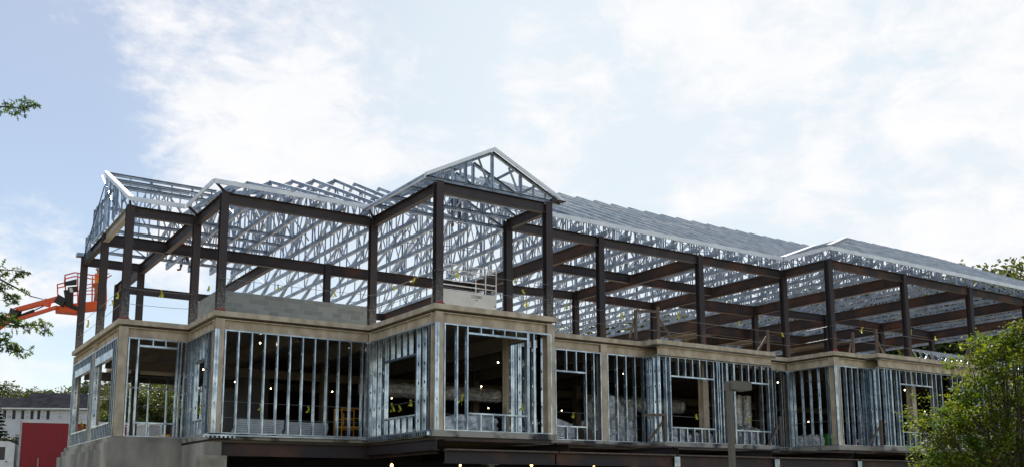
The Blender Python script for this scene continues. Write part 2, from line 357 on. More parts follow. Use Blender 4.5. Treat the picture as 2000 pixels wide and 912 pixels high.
for x, y in ((x8, 11.9), (x9, 11.1), (x10, 11.2)): B((x, y7+.14), (x, y), .5, RUST)
for x, y in ((x12, 9.0), (x13, 8.5), (x14, 8.6), (x15, 8.7)): B((x, .14), (x, y), .5, RUST)
B((x8+.1, 6.9), (x9-.1, 6.9), .4); B((x9+.1, 6.9), (x10-.1, 6.9), .4, RUST); B((x10+.1, 9.4), (x12-.1, 9.1), .55, RUST)
B((x12+.1, 9.0), (x13-.1, 8.7), .4); B((x13+.1, 8.6), (x14-.1, 8.7), .4, RUST); B((x14+.1, 8.7), (x15-.1, 8.8), .4)
for x, y in ((x8, 12.1), (x12, 9.2), (x13, 8.8), (x14, 8.9), (x15, 9)): B((x, y), (x, YB-.4), .62, RUST)
B((x12+.1, 14.6), (x13-.1, 14.6), .55, RUST); B((x13+.1, 14.6), (x14-.1, 14.6), .5, RUST)
B((x12, YB-.3), (46, YB-.3), .6, RUST)
# metal roof deck over the back bays
m = MB(); x = 25.
while x < 42: m.box(x, x+.16, 14.6, 19.6, Z3+.01, Z3+.07); x += .3
m.box(25, 42, 14.6, 19.6, Z3+.07, Z3+.09); m.build('metal_roof_deck', DARKB, BLD)

# -- roof trusses
def roof_profile(x):
    "front eave to back eave as (y,z) points"
    ze = 4.30
    if x < 8.4:
        yf = 4.33 if x < x7+.3 else 1.95
        if x < -2.7: zr = 4.3+.78*(x+6.2)
        else: zr = min(7.05+.22*(x+2.7), 7.95)
        yr = 12.4
        if yf < 4: return [(1.95, 4.47), (1.95+(zr-4.47)/.47, zr), (12.4+(7.95-zr), zr), (21.4, ze)]
        return [(yf, ze), (yr, zr), (17.4 if x < -1.2 else 21.9, ze)]
    if x < x10-.6: return [(1.95, 4.47), (13.4, 9.86), (24.6, 4.6)]
    zc = 4.45+.325*(x-18.78)                      # left hip plane of the right block
    yA = -.56+(zc-4.45)/.47
    if zc >= 10.2: return [(-.56, 4.45), (11.75, 10.23), (24.6, 4.6)]
    yB = 1.95+(zc-4.47)/.47
    pts = [(-.56, 4.45), (yA, zc)]
    if yB < 13.3: pts += [(yB, zc), (13.4, 9.86)]
    else: pts += [(12.4, zc)]
    return pts+[(24.6, 4.6)]
def prof_z(P, y): return float(np.interp(y, [p[0] for p in P], [p[1] for p in P]))
def truss_yz(x, P, bottom=(None, None), ty=1.25, zb=Z3+.07):
    ya, yb = P[0][0], P[-1][0]
    web = MB(); web.bar((x+.015, ya+.25, zb), (x+.015, yb-.25, zb), .02, .03); n = max(4, int(round((yb-ya)/ty))); st = (yb-ya-.5)/n
    prev = None
    for i in range(n+1):
        y = ya+.25+i*st+(random.uniform(-.28, .28) if 0 < i < n else 0); zt = prof_z(P, y)-.06
        if zt-zb > .18:
            if zt-zb > 2.2 and i % 2: web.cch((x, y, zb), (x, y, zt), .06, .04, .005, (0, 1, 0))
            else: web.bar((x, y, zb), (x, y, zt), .035, .055, (0, 1, 0))
            if prev and i % 1 == 0:
                py, pz = prev
                if i % 2: web.bar((x+.02, py, zb), (x+.02, y, zt), .03, .045, (1, 0, 0))
                else: web.bar((x+.02, py, pz), (x+.02, y, zb), .03, .045, (1, 0, 0))
        prev = (y, zt)
    o = web.build('roof_truss', GALVT, BLD)
    for a, b_ in zip(P, P[1:]):
        if abs(a[0]-b_[0]) > .05: MB().cch((x-.035, a[0], a[1]-.06), (x-.035, b_[0], b_[1]-.06), .13 if x < 8.4 else .18, .085, .006).build('top_chord', CHORD if x > 8 else GALVT, o)
    MB().cch((x-.04, ya+.03, zb), (x-.04, yb-.03, zb), .15, .09, .006).build('bottom_chord', GALVT, o)
    return o
x = -5.3; i = 0
while x < 45.5:
    P = roof_profile(x); truss_yz(x, P, ty=1.7 if x < 9 else 1.9); x += .98 if x < 2 else 1.22
for xa, ln in ((-2.36, 1.6), (-1.38, 2.3), (-.40, 3.0), (.58, 3.2), (1.56, 3.4)):
    za = prof_z(roof_profile(xa), 12.4)-.11
    MB().cch((xa, 12.3, za), (xa-ln, 12.3, za-.62*ln), .14, .08).build('hip_rafter', GALVT, BLD)
    MB().bar((xa-ln*.55, 12.3, za-.62*ln*.55), (xa-ln*.55, 12.3, 4.2), .05, .05, (0, 1, 0)).build('post', GALVT, BLD)
# left wing: trusses running along the building, stepped down from its ridge
def wing_z(y): return float(np.interp(y, [7.6, 12.54, 17.5], [4.22, 6.52, 4.2]))
for y in (9.7, 11.1, 12.54, 14.4, 16.3):
    zt, zb = wing_z(y)-.05, Z3+.16; o = MB(); x = -7.8; i = 0
    while x < -1.2:
        if zt-zb > .3:
            o.bar((x, y, zb), (x, y, zt), .05, .04); nxt = x+.8
            if i % 4 == 3: pass
            elif i % 2: o.bar((x, y+.02, zb), (nxt, y+.02, zt), .04, .05)
            else: o.bar((x, y+.02, zt), (nxt, y+.02, zb), .04, .05)
        x += .8; i += 1
    o.bar((-7.8, y, zb), (-7.8, y, zt), .05, .05); o.bar((-7.7, y+.01, zb), (-1.35, y+.01, zb), .03, .03)
    t_ = o.build('roof_truss', GALVT, BLD)
    xe = -3.6 if y == 12.54 else -2.0
    MB().cch((-7.85, y, zt), (xe, y, zt), .12, .08, .006).build('top_chord', GALVT, t_)
    MB().cch((-7.75, y, zb), (-1.3, y, zb), .12, .08, .006).build('bottom_chord', GALVT, t_)
for y in (9.3, 10.6): MB().cch((-7.85, y, wing_z(y)-.03), (-5.2, y, wing_z(y)-.03), .1, .06).build('purlin', GALVT, BLD)
# gable end of the left wing: ladder of studs
o = MB()
for y in (8.9, 9.25, 10.1, 10.45, 10.8, 11.6, 12.1, 12.5): 
    zb = 4.5 if y < 9.5 else (4.1 if y > 11.3 else 4.2)
    o.cch((-7.86, y, zb), (-7.86, y, wing_z(y)-.1), .09, .06, .006, (0, 1, 0))
for y in (13.1, 13.6, 14.2, 14.7): o.cch((-7.86, y, 4.25), (-7.86, y, 5.55), .09, .06, .006, (0, 1, 0))
for y in (15.2, 15.7, 16.2): o.cch((-7.86, y, 3.75), (-7.86, y, 4.75), .09, .06, .006, (0, 1, 0))
o.cch((-7.86, 10.6, 5.5), (-7.86, 14.9, 5.55), .1, .05); o.cch((-7.86, 12.2, 4.75), (-7.86, 16.4, 4.75), .1, .05); o.bar((-7.86, 8.8, 4.5), (-7.86, 9.4, 4.5), .08, .06); o.bar((-7.86, 12.9, 4.22), (-7.86, 14.9, 4.22), .08, .06)
o.build('gable_end_framing', GALV, BLD)
MB().bar((-7.92, 16.75, 3.75), (-7.92, 12.7, 6.0), .03, .05).build('brace', STEEL, BLD)
MB().bar((-7.95, 10.0, 4.35), (-7.95, 13.2, 6.55), .03, .04).build('brace', GALV, BLD)
MB().box(-8.15, -7.6, 16.6, 17.0, Z3-.02, Z3+.12).build('outrigger', GALV, BLD)
# front gable
def gz(x): return float(np.interp(x, [-.62, 2.05, 4.96], [4.18, 5.53, 4.18]))
for k, y in enumerate((.0, 1.25, 2.5, 3.7)):
    o = MB(); zb = Z3+.07 
    o.bar((-.3, y, zb+.01), (4.5, y, zb+.01), .03, .03)
    for j, xx in enumerate((-.1, .5, 1.0, 1.55, 2.05, 2.7, 3.2, 3.75, 4.25)):
        zt = gz(xx)-.14
        if zt-zb < .12 or (k == 0 and j in (3, 5)): continue
        w = .09 if j in (2, 4, 6) else .045
        o.bar((xx, y, zb), (xx, y, zt), w, .07)
        if j in (2, 4, 6) : o.bar((xx+.02, y-.05, zb), (xx+.02, y-.05, zt), .03, .05)
    for (xa, ta), (xb, tb) in ((((1.55, 1), (2.0, 0)), ((2.75, 1), (3.2, 0))) if k == 0 else (((.5, 0), (1.0, 1)), ((1.0, 1), (1.55, 0)), ((2.1, 0), (2.7, 1)), ((3.2, 1), (3.75, 0)))):
        o.bar((xa, y+.03, gz(xa)-.15 if ta else zb), (xb, y+.03, gz(xb)-.15 if tb else zb), .05, .05)
    t_ = o.build('gable_truss', GALVT, BLD)
    MB().cch((-.55, y, gz(-.55)-.1), (2.05, y, gz(2.05)-.1), .11, .08).build('top_chord', GALVT, t_)
    MB().cch((4.89, y, gz(4.89)-.1), (2.05, y, gz(2.05)-.1), .11, .08, flip=-1).build('top_chord', GALVT, t_)
    MB().cch((-.55, y, zb), (4.89, y, zb), .13, .08).build('bottom_chord', GALVT, t_)
o = MB()
for xx in (-.6, .4, 1.3, 3.0, 3.9): o.cch((xx, -.05, gz(xx)-.05), (xx, 4.6, gz(xx)-.05), .08, .05)
o.build('purlin', GALVT, BLD)
# long thin bracing rods between the trusses
rr = random.Random(3); 
for k in range(26):
    xa = rr.uniform(-5, 38); ya = rr.uniform(6, 18); P = roof_profile(xa); zt = prof_z(P, ya)
    za = rr.uniform(4.4, max(4.6, zt-.3)); xb = xa+rr.uniform(2.4, 5)
    zb = min(za+rr.uniform(-.8, .8), zt-.1)
    MB().bar((xa, ya, za), (xb, ya+rr.uniform(-.3, .3), max(zb, 4.3)), .025, .035).build('bracing_strap', GALVT, BLD)
for (ya, xa, xb) in ((7.4, 9, 20), (9.8, 9, 26), (12, 9, 34), (3.6, 24, 45), (7.2, 28, 45), (10.4, 36, 45)):
    x = xa
    while x < xb-1.3:
        z1_, z2_ = prof_z(roof_profile(x), ya)+.012, prof_z(roof_profile(x+1.22), ya)+.012
        if rr.random() < .6: MB().bar((x, ya, z1_), (x+1.22, ya, z2_), .06, .012).build('bracing_strap', FASC, BLD)
        x += 1.22
# -- fascias
def fascia(p, q, h=.16, t=.04, side=(0, -1, 0), label=None):
    o = MB(); sd_ = Vector(side); p, q = Vector(p), Vector(q)
    o.slab(p, q, sd_, -t, 0, Vector((0, 0, 1)), -h, 0); o.slab(p, q, sd_, -.13, -t, Vector((0, 0, 1)), -.012, 0)
    o = o.build('fascia', FASC, BLD)
    if label: o['label'] = label
    return o
X, Y_ = (-1, 0, 0), (0, -1, 0)
fascia((-7.95, 7.62, 4.24), (-6.05, 7.62, 4.26)); fascia((-6.05, 4.35, 4.28), (-6.05, 7.57, 4.26), side=X)
fascia((-6.0, 4.33, 4.30), (-.53, 4.33, 4.32)); fascia((-.58, -.15, 4.20), (-.58, 4.28, 4.24), side=X)
fascia((-.60, -.28, 4.20), (2.0, -.28, 5.55), .125, label='sloping left rake of the front gable'); fascia((2.0, -.28, 5.55), (4.98, -.28, 4.17), .125, label='sloping right rake of the front gable')
fascia((-7.97, 7.60, 4.24), (-7.97, 12.54, 6.56), .16, side=X, label='sloping rake at the left end')
fascia((5.0, 1.93, 4.49), (18.75, 1.93, 4.49), .175); fascia((18.77, -.55, 4.47), (18.77, 1.88, 4.47), .175, side=X)
fascia((18.82, -.58, 4.47), (46, -.58, 4.47), .175)
# soffit framing on the gable overhang
MB().bar((4.35, -.2, 4.13), (4.95, -.2, 4.13), .16, .05).build('overhang_bracket', STEEL, BLD)
for a, b_ in (((xL, yL, Z3), (xL-.15, yL-.5, Z3+.18)), ((x3, y4, Z3), (x3-.5, y4-.5, Z3+.2)), ((x5, y4, Z3), (x5-.5, y4-.5, Z3+.2)), ((x3, yL, Z3), (x3-.5, yL-.5, Z3+.2))):
    MB().bar(Vector(a)+Vector((0, 0, .03)), b_, .06, .07).build('overhang_bracket', STEEL, BLD)
# hip and valley flashing on the right block
MB().bar((18.78, 1.95, 4.52), (35.3, 13.35, 9.92), .30, .02).build('valley_flashing', FASC, BLD)
MB().bar((18.78, -.56, 4.52), (36.4, 11.65, 10.26), .22, .03).build('hip_flashing', FASC, BLD)
# rafters of the left hip face, running along the slope
for y in np.arange(.2, 12.5, 1.1):
    xa = 18.85+max(0, (y-1.95))*16.6/11.5; xb = 18.78+(y+.56)*17.62/12.3
    if xb-xa > .5: MB().cch((xa, y, 4.45+.325*(xa-18.78)), (xb, y, 4.45+.325*(xb-18.78)), .1, .07).build('hip_rafter', GALVT, BLD)

# -- stud walls of the lower storey
ZT, ZB = -.60, -3.997
def stud_mesh(m, axis, f, s, z0, z1, d=.15, fl=.045, t=.006, holes=True, flip=1):
    "C stud; axis 'x': wall runs along X with outer face at y=f; 'y': wall runs along Y with outer face x=f"
    def bx(s0, s1, n0, n1, za, zb):
        s0, s1 = sorted((s0, s1))
        if axis == 'x': m.box(s0, s1, f+n0, f+n1, za, zb)
        else: m.box(f+n0, f+n1, s0, s1, za, zb)
    bx(s, s+flip*fl, 0, t, z0, z1); bx(s, s+flip*fl, d-t, d, z0, z1)
    if not holes or z1-z0 < .9: bx(s, s+flip*t, t, d-t, z0, z1); return
    bx(s, s+flip*t, t, .052, z0, z1); bx(s, s+flip*t, .098, d-t, z0, z1)
    z = z0; hz_ = z0+.28
    while hz_ < z1-.15: bx(s, s+flip*t, .052, .098, z, hz_); z = hz_+.10; hz_ += .61
    bx(s, s+flip*t, .052, .098, z, z1)
def stud_wall(axis, f, s0, s1, opens=(), step=.41, z0=ZB, z1=ZT, label=None, double_ends=True, extra=(), skip=(), lintel=.0, jit=0):
    w = MB()
    def bx(m, a, b_, n0, n1, za, zb):
        if axis == 'x': m.box(a, b_, f+n0, f+n1, za, zb)
        else: m.box(f+n0, f+n1, a, b_, za, zb)
    bx(w, s0, s1, -.003, .153, z0, z0+.028); o = w.build('stud_wall', GALV, BLD)
    w = MB(); bx(w, s0, s1, -.003, .153, z1-.04, z1); w.build('top_track', GALV, o)
    if label: o['label'] = label
    pos = []; s = s0+.01
    while s < s1-.05: pos.append(s); s += step
    pos.append(s1-.055)
    if double_ends: pos += []
    pos += list(extra)
    full = []
    for s in sorted(pos):
        inside = [op for op in opens if op[0]-.03 < s < op[1]+.02]
        if not inside: full.append(s+(random.uniform(-jit, jit)))
    for op in opens: full += [op[0]-.05, op[1]]
    for s in full:
        m = MB(); stud_mesh(m, axis, f, s, z0+.03, z1-.042); m.build('stud', GALV, o)
    for (a, b_, za, zb) in opens:
        m = MB(); bx(m, a, b_, -.004, .154, zb, zb+.06+lintel); m.build('header', GALV, o)
        if za > z0+.2:
            m = MB(); bx(m, a, b_, -.004, .154, za-.05, za); m.build('window_sill', GALV, o)
        n = max(2, int(round((b_-a)/step)))
        for i in range(1, n):
            s = a+(b_-a)*i/n
            m = MB(); stud_mesh(m, axis, f, s, zb+.06+lintel, z1-.042, holes=False); m.build('cripple_stud', GALV, o)
            if za > z0+.2: m = MB(); stud_mesh(m, axis, f, s, z0+.03, za-.05, holes=False); m.build('cripple_stud', GALV, o)
    return o
e = .16
stud_wall('y', xL-e, yL-e+.16, y0+.1, [(8.85, 12.0, -3.47, -1.2), (13.0, 16.35, -3.47, -1.2)], .30, lintel=.22, label='left end stud wall with two tall openings')
stud_wall('x', yL-e, xL+.16, x3-e-.02, [(-7.26, -5.98, -3.5, -.9)], .44)
stud_wall('y', x3-e, y4-e-.004, yL-e-.02, [(5.85, 6.95, -3.45, -1.5)], .36)
stud_wall('x', y4-e, x3+.16, x5-e-.02, (), .445, label='long stud wall with no opening')
stud_wall('y', x5-e, -e-.004, y4-e-.02, [(1.15, 3.4, -3.42, -1.5)], .41)
stud_wall('x', -e, x5+.16, x7+.02, [(1.06, 3.34, -3.41, -.88)], .46, extra=(3.6, 3.85))
stud_wall('y', x7-.05, .0, y7-.1, (), .45, label='side stud wall seen through the open corner bay')
stud_wall('x', y7-e, x7+.2, 8.54, [(6.38, 7.76, -3.47, -1.46)], .40)
stud_wall('x', y7-e, 8.82, 10.7, (), .46)
stud_wall('y', 10.75, 1.62, y7-e-.02, (), .24)
stud_wall('x', 1.62, 10.75, 17.35, [(11.45, 13.8, -3.39, -1.41), (15.05, 17.05, -3.39, -1.41)], .42, extra=(14.0, 14.3, 14.6), label='stud wall with two window openings behind the light pole')
stud_wall('x', y7-e, 17.45, x10-e-.02, (), .42)
stud_wall('y', x10-e, -e-.004, y7-e-.02, (), .45)
stud_wall('x', -e, x10+.16, 21.35, (), .40)
stud_wall('x', -.70, 21.4, 29.7, [(22.95, 25.3, -3.33, -1.27), (26.5, 28.9, -3.33, -1.27)], .42, extra=(22.0, 22.3), label='stud wall with two window openings behind the bright green tree')
stud_wall('x', -e, 29.8, 45, (), .42)
stud_wall('y', 21.35, -.5, -e-.02, (), .2)
# loose tilted stud leaning in the right bay
MB().slab((21.0, -.1, -3.95), (20.75, -.1, -.65), (1, 0, 0), 0, .05, (0, 1, 0), 0, .12).build('leaning_stud', GALV, BLD)
# back and inner walls of the lower storey, block lift shaft
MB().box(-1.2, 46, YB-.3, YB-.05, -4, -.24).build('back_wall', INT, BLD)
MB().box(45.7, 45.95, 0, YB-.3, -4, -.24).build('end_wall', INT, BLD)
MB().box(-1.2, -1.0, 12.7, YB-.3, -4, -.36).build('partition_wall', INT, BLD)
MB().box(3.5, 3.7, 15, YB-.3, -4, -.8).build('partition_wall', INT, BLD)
m = MB(); stw = [(-7.2+.75*k) for k in range(9)]
for s in stw: stud_mesh(m, 'x', y0-.3, s, ZB, -.9, holes=False)
m.box(-7.6, -1.2, y0-.3, y0-.15, -1.45, -1.38); m.box(-7.6, -1.2, y0-.3, y0-.15, -.95, -.9); m.build('rear_stud_wall', GALV, BLD)
m = MB(); m.box(-4.35, 1.9, 9.0, 9.2, .02, 1.6).box(-4.35, -4.15, 9.2, 12.0, .02, 1.6)
m.build('concrete_block_wall', CMU, BLD)
# foundation
m = MB(); m.box(xL-.36, xL+.2, yL-.36, y0+.3, -7.6, -4.195).box(xL+.2, x3-.26, yL-.36, yL+.2, -7.6, -4.195).box(x3-.26, x3+.2, y4-.2, yL+.2, -7.6, -4.275)
m.box(xL-.50, xL-.36, 9.0, y0+.4, -7.6, -4.42)
m.build('foundation_wall', CONC, BLD)
MB().box(xL-.27, x3-.27, yL-.27, yL+.2, -4.193, -4.02).box(xL-.27, xL+.2, yL+.2, y0+.2, -4.193, -4.03).build('foundation_curb', CONC, BLD)
MB().box(-6.12, -5.3, 4.0, 4.6, -7.6, -4.74).build('concrete_pier', mat('pale_pier_concrete', (.36, .33, .27), (.20, .18, .14), 2, .9, 0, 8, (.4, .7)), BLD)
# basement steel
beam((x3-.1, y4-.05, -4.28), (x5, y4-.05, -4.28), .44, .2, RUST, 'basement_beam'); beam((x5+.05, .1, -4.28), (x5+.05, y4, -4.28), .44, .2, RUST, 'basement_beam')
for a, b_ in ((.1, 4.3), (4.36, 9.6), (9.66, 14.9), (14.96, 20), (20.06, 26.6), (26.66, 33), (33.06, 40)):
    beam((a, -.35, -4.63), (b_, -.35, -4.63), .40, .22, RUST, 'basement_beam')
    MB().box(a+.05, b_, -.52, -.20, -4.627, -4.58).build('beam_sill_plate', WOOD, BLD)
    MB().box(a+.05, b_, -.30, -.1, -4.33, -4.275).build('edge_angle', RUST, BLD)
for x in (9.55, 14.85, 19.95, 26.55):
    MB().box(x-.02, x+.25, -.50, -.47, -5.02, -4.66).build('splice_plate', GALV, BLD)
for x in (1.75, 7.6, 13.2, 20.4, 27):
    m = MB().ibeam((x, -.35, -7.6), (x, -.35, -5.06), .2, .2, .012, .01, (0, 1, 0), False); m.box(x-.2, x+.2, -.55, -.15, -5.06, -5.04)
    m.build('shoring_post', BRONZE, BLD)
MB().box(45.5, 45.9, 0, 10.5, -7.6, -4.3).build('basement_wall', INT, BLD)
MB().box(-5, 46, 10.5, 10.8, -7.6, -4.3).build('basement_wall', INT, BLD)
for x in (-.1, 5, 10, 15, 20, 26, 32): beam((x, -.2, -4.28), (x, 10.4, -4.28), .34, .18, STEEL, 'basement_beam')

# ------------------------------------------------------------ ducts and stored goods
def wrapped_duct(p, q, r, label, seg=10, cat='duct'):
    o = MB(); p, q = Vector(p), Vector(q); a, u = o.frame(p, q); n = 12; rg = random.Random(5)
    for i in range(seg+1):
        c = p.lerp(q, i/seg)
        for j in range(n):
            t_ = 2*math.pi*j/n; k = r*(1+rg.uniform(-.10, .10)*(1 if i % 2 else .4)); o.v.append(tuple(c+(a*math.cos(t_)+u*math.sin(t_))*k))
    for i in range(seg):
        for j in range(n): o.f.append((i*n+j, i*n+(j+1) % n, (i+1)*n+(j+1) % n, (i+1)*n+j))
    o.f.append(tuple(range(n-1, -1, -1))); o.f.append(tuple(range(seg*n, seg*n+n)))
    return tag(o.build('wrapped_duct', FOIL), label, cat, 'foil wrapped ducts')
d0 = ony(1441, 757, 7); d1 = ony(1472, 757, 7)
wrapped_duct((20.8, 7, -3.98), (20.8, 7, -1.2), .27, 'wide crinkled foil wrapped vertical duct standing behind the light pole window, left of a pair', 22)
wrapped_duct((21.5, 7.1, -3.98), (21.5, 7.1, -1.2), .30, 'crinkled foil wrapped vertical duct standing behind the light pole window, right of a pair', 22)
wrapped_duct((2.2, 10.5, -1.55), (9.0, 10.5, -1.55), .32, 'long foil wrapped duct under the ceiling behind the front gable bay', 24)
wrapped_duct((13.5, 9.6, -1.65), (19.5, 9.6, -1.65), .35, 'long foil wrapped duct under the ceiling behind the window left of the light pole', 24)
wrapped_duct((11.2, 6.0, -2.4), (13.2, 6.6, -2.5), .55, 'short bulky foil wrapped duct piece behind the studs left of the corner brace', 8)
def bundle(c, size, label, mtl=PLAST, cat='wrapped pallet', seed=0, wob=.07):
    "pallet load under crumpled plastic: soft box"
    rg = random.Random(seed); nx_, ny_, nz_ = 9, 5, 6; cx, cy, cz = c; sx, sy, sz = size
    root = empty('wrapped_pallet', (cx, cy, cz), label, cat, 'plastic wrapped pallets on the lower floor')
    o = MB(); idx = {}
    def vtx(i, j, k):
        if (i, j, k) not in idx:
            fx, fy, fz = i/nx_*2-1, j/ny_*2-1, k/nz_
            rnd = 1-.12*(abs(fx)**4*abs(fy)**4)-.16*(fz**5)*max(abs(fx), abs(fy))**3
            idx[(i, j, k)] = len(o.v); w = lambda: rg.uniform(-wob, wob)
            o.v.append((cx+fx*sx/2*rnd+w(), cy+fy*sy/2*rnd+w(), cz+.14+fz*(sz-.14)*(1+.0)+(w()*1.6 if k == nz_ else w()*.4 if k else 0)-(.20*sz*(fx*fx) if k == nz_ else 0)))
        return idx[(i, j, k)]
    for i in range(nx_):
        for k in range(nz_):
            for j in (0, ny_): o.f.append((vtx(i, j, k), vtx(i+1, j, k), vtx(i+1, j, k+1), vtx(i, j, k+1)))
        for j in range(ny_): o.f.append((vtx(i, j, nz_), vtx(i+1, j, nz_), vtx(i+1, j+1, nz_), vtx(i, j+1, nz_)))
    for j in range(ny_):
        for k in range(nz_):
            for i in (0, nx_): o.f.append((vtx(i, j, k), vtx(i, j+1, k), vtx(i, j+1, k+1), vtx(i, j, k+1)))
    o.build('plastic_cover', mtl, root)
    p = MB()
    for k in (-1, 0, 1): p.box(cx-sx/2, cx+sx/2, cy+k*sy*.38-.05, cy+k*sy*.38+.05, cz, cz+.10)
    for k in range(7): p.box(cx-sx/2+k*(sx-.1)/6, cx-sx/2+k*(sx-.1)/6+.1, cy-sy/2, cy+sy/2, cz+.10, cz+.125)
    p.build('pallet', WOOD, root); return root
bundle((2.4, 2.6, -4), (1.9, 1.0, .68), 'low rounded pile under clear plastic behind the sill of the front gable bay', seed=1)
bundle((3.7, 3.6, -4), (1.3, 1.0, .85), 'silvery wrapped pallet in the back corner of the front gable bay', seed=2)
bundle((8.0, 5.2, -4), (2.2, 1.2, .95), 'white wrapped pallet behind the window just right of the front gable bay', seed=3)
bundle((11.6, 5.8, -4), (2.2, 1.3, 1.25), 'tall lumpy plastic wrapped load behind the studs left of the corner brace', seed=4, wob=.12)
bundle((14.0, 4.4, -4), (1.5, 1.0, .75), 'shiny wrapped pallet at the left sill of the window left of the light pole', FOIL, seed=5)
bundle((15.9, 4.9, -4), (1.6, 1.0, .62), 'white wrapped pallet at the right sill of the window left of the light pole', seed=6)
bundle((18.4, 4.4, -4), (1.3, 1.0, 1.0), 'silvery wrapped pallet between the studs just left of the light pole', FOIL, seed=7, wob=.1)
bundle((23.4, 5.0, -4), (2.0, 1.0, .8), 'wrapped pallet behind the stud wall just right of the light pole window', seed=8)
# lumpy tall clear bag
o = MB(); o.sphere((11.5, 5.6, -2.55), .62, 14, 10, 1.25)
rg = random.Random(2); o.v = [(a+rg.uniform(-.07, .07), b_+rg.uniform(-.07, .07), c+rg.uniform(-.07, .07)) for a, b_, c in o.v]
tag(o.build('plastic_bag', PLAST), 'big inflated plastic bag resting on the lumpy wrapped load', 'bag')
# stacks of boards behind the long stud wall
for k, (xa, xb, zz, lb) in enumerate(((-4.05, -2.45, .60, 'left stack of pale sheet boards behind the long stud wall'), (-2.35, -.75, .56, 'right stack of pale sheet boards behind the long stud wall'))):
    root = empty('board_stack', ((xa+xb)/2, 7.2, -4), lb, 'board stack', 'stacks of boards')
    n = 8
    for i in range(n):
        z = -3.93+i*zz/n; j = random.uniform(-.04, .04)
        MB().box(xa+j, xb+j, 6.9, 7.6, z, z+zz/n-.012).build('board', BOARD, root)
    MB().box(xa+.1, xa+.2, 6.95, 7.55, -3.998, -3.932).box(xb-.2, xb-.1, 6.95, 7.55, -3.998, -3.932).build('bearer', WOOD, root)
# scaffold
root = empty('scaffold', (.3, 7.3, -4), 'orange tubular rolling scaffold behind the right end of the long stud wall', 'scaffold')
for y in (7.0, 7.7):
    m = MB()
    for x in (-.15, .65): m.cyl((x, y, -3.9), (x, y, -2.76), .022)
    for z in (-3.55, -3.15, -2.78): m.cyl((-.15, y, z), (.65, y, z), .018)
    m.build('end_frame', YELL, root)
MB().box(-.15, .65, 7.03, 7.67, -3.50, -3.45).build('platform', YELL, root)
for x in (-.15, .65):
    for y in (7.0, 7.7): MB().cyl((x, y-.02, -3.94), (x, y+.02, -3.94), .05, n=10).build('wheel', BLACK, root)
MB().cyl((.05, 7.3, -3.4), (.05, 7.3, -2.95), .02).build('brace', YELL, root)
# trestle table left of light pole and red drum, green barrel
root = empty('work_table', (17.4, 6.8, -4), 'dim folding work table behind the window left of the light pole', 'table')
MB().box(16.5, 18.3, 6.4, 7.2, -3.22, -3.17).build('tabletop', WOOD, root)
for x in (16.6, 18.2):
    for y in (6.45, 7.15): MB().cyl((x, y, -4), (x, y, -3.22), .025).build('leg', GALV, root)
def drum(x, y, c, lb):
    o = MB(); pr = [(0, .28), (.02, .3), (.3, .29), (.31, .305), (.33, .29), (.6, .29), (.61, .305), (.63, .29), (.88, .3), (.9, .28)]
    for (za, ra), (zb, rb) in zip(pr, pr[1:]): o.cyl((x, y, -4+za), (x, y, -4+zb), ra, rb, 16, caps=False)
    o.cyl((x, y, -4), (x, y, -3.995), .28, .28, 16); o.cyl((x, y, -3.12), (x, y, -3.11), .28, .28, 16)
    return tag(o.build('drum', mat(lb, c, rough=.4)), lb, 'drum')
drum(17.3, 8.6, (.25, .02, .03), 'dark red steel drum in the dim room behind the window left of the light pole')
drum(19.2, 8.4, (.04, .30, .03), 'green steel drum in the dim room behind the window left of the light pole')
drum(25.2, 5.0, (.10, .55, .04), 'bright green drum behind the studs right of the light pole')
# bucket on the right
root = empty('bucket', (21.9, .9, -4), 'red and white plastic bucket on the floor behind the right front corner studs', 'bucket')
MB().cyl((21.9, .9, -4), (21.9, .9, -3.64), .13, .16, 14).build('body', WHITEP, root)
MB().cyl((21.9, .9, -3.9), (21.9, .9, -3.76), .145, .155, 14).build('label_band', REDT, root)

# coiled hoses, loose studs and boxes on the decks
for k, (x, y, z, lb) in enumerate(((12.5, 4.2, .02, 'loose silver studs lying on the upper deck by the middle columns'), (22.6, 2.2, .02, 'loose silver studs lying on the upper deck right of the rusty corner'), (6.2, 3.6, -3.98, 'loose silver studs leaning low behind the window right of the gable bay'))):
    root = empty('stud_pile', (x, y, z), lb, 'stud pile', 'piles of loose studs')
    for j in range(7):
        yy = y+random.uniform(-.3, .3); a = random.uniform(-.12, .12); zz = z+.03+.055*j
        MB().cch((x-1.3, yy-a, zz), (x+1.3, yy+a, zz), .05, .09).build('stud', GALV, root)
for (x, y, c, lb) in ((9.6, 4.4, WOOD, 'brown open crate on the floor behind the studs left of the corner brace'), (2.6, 7.4, BOARD, 'pale carton on the floor deep behind the gable bay'), (-5.0, 10.4, WOOD, 'low wooden crate on the floor inside the left corner bay')):
    root = empty('crate', (x, y, -4), lb, 'crate'); m = MB()
    for q in range(4):
        m.box(x-.4, x+.4, y-.3, y-.28, -3.99+q*.14, -3.87+q*.14).box(x-.4, x+.4, y+.28, y+.3, -3.99+q*.14, -3.87+q*.14).box(x-.42, x-.4, y-.3, y+.3, -3.99+q*.14, -3.87+q*.14).box(x+.4, x+.42, y-.3, y+.3, -3.99+q*.14, -3.87+q*.14)
    for sx in (-.38, .38):
        for sy in (-.26, .26): m.box(x+sx-.03, x+sx+.03, y+sy-.03, y+sy+.03, -3.995, -3.42)
    m.build('slats', c, root)
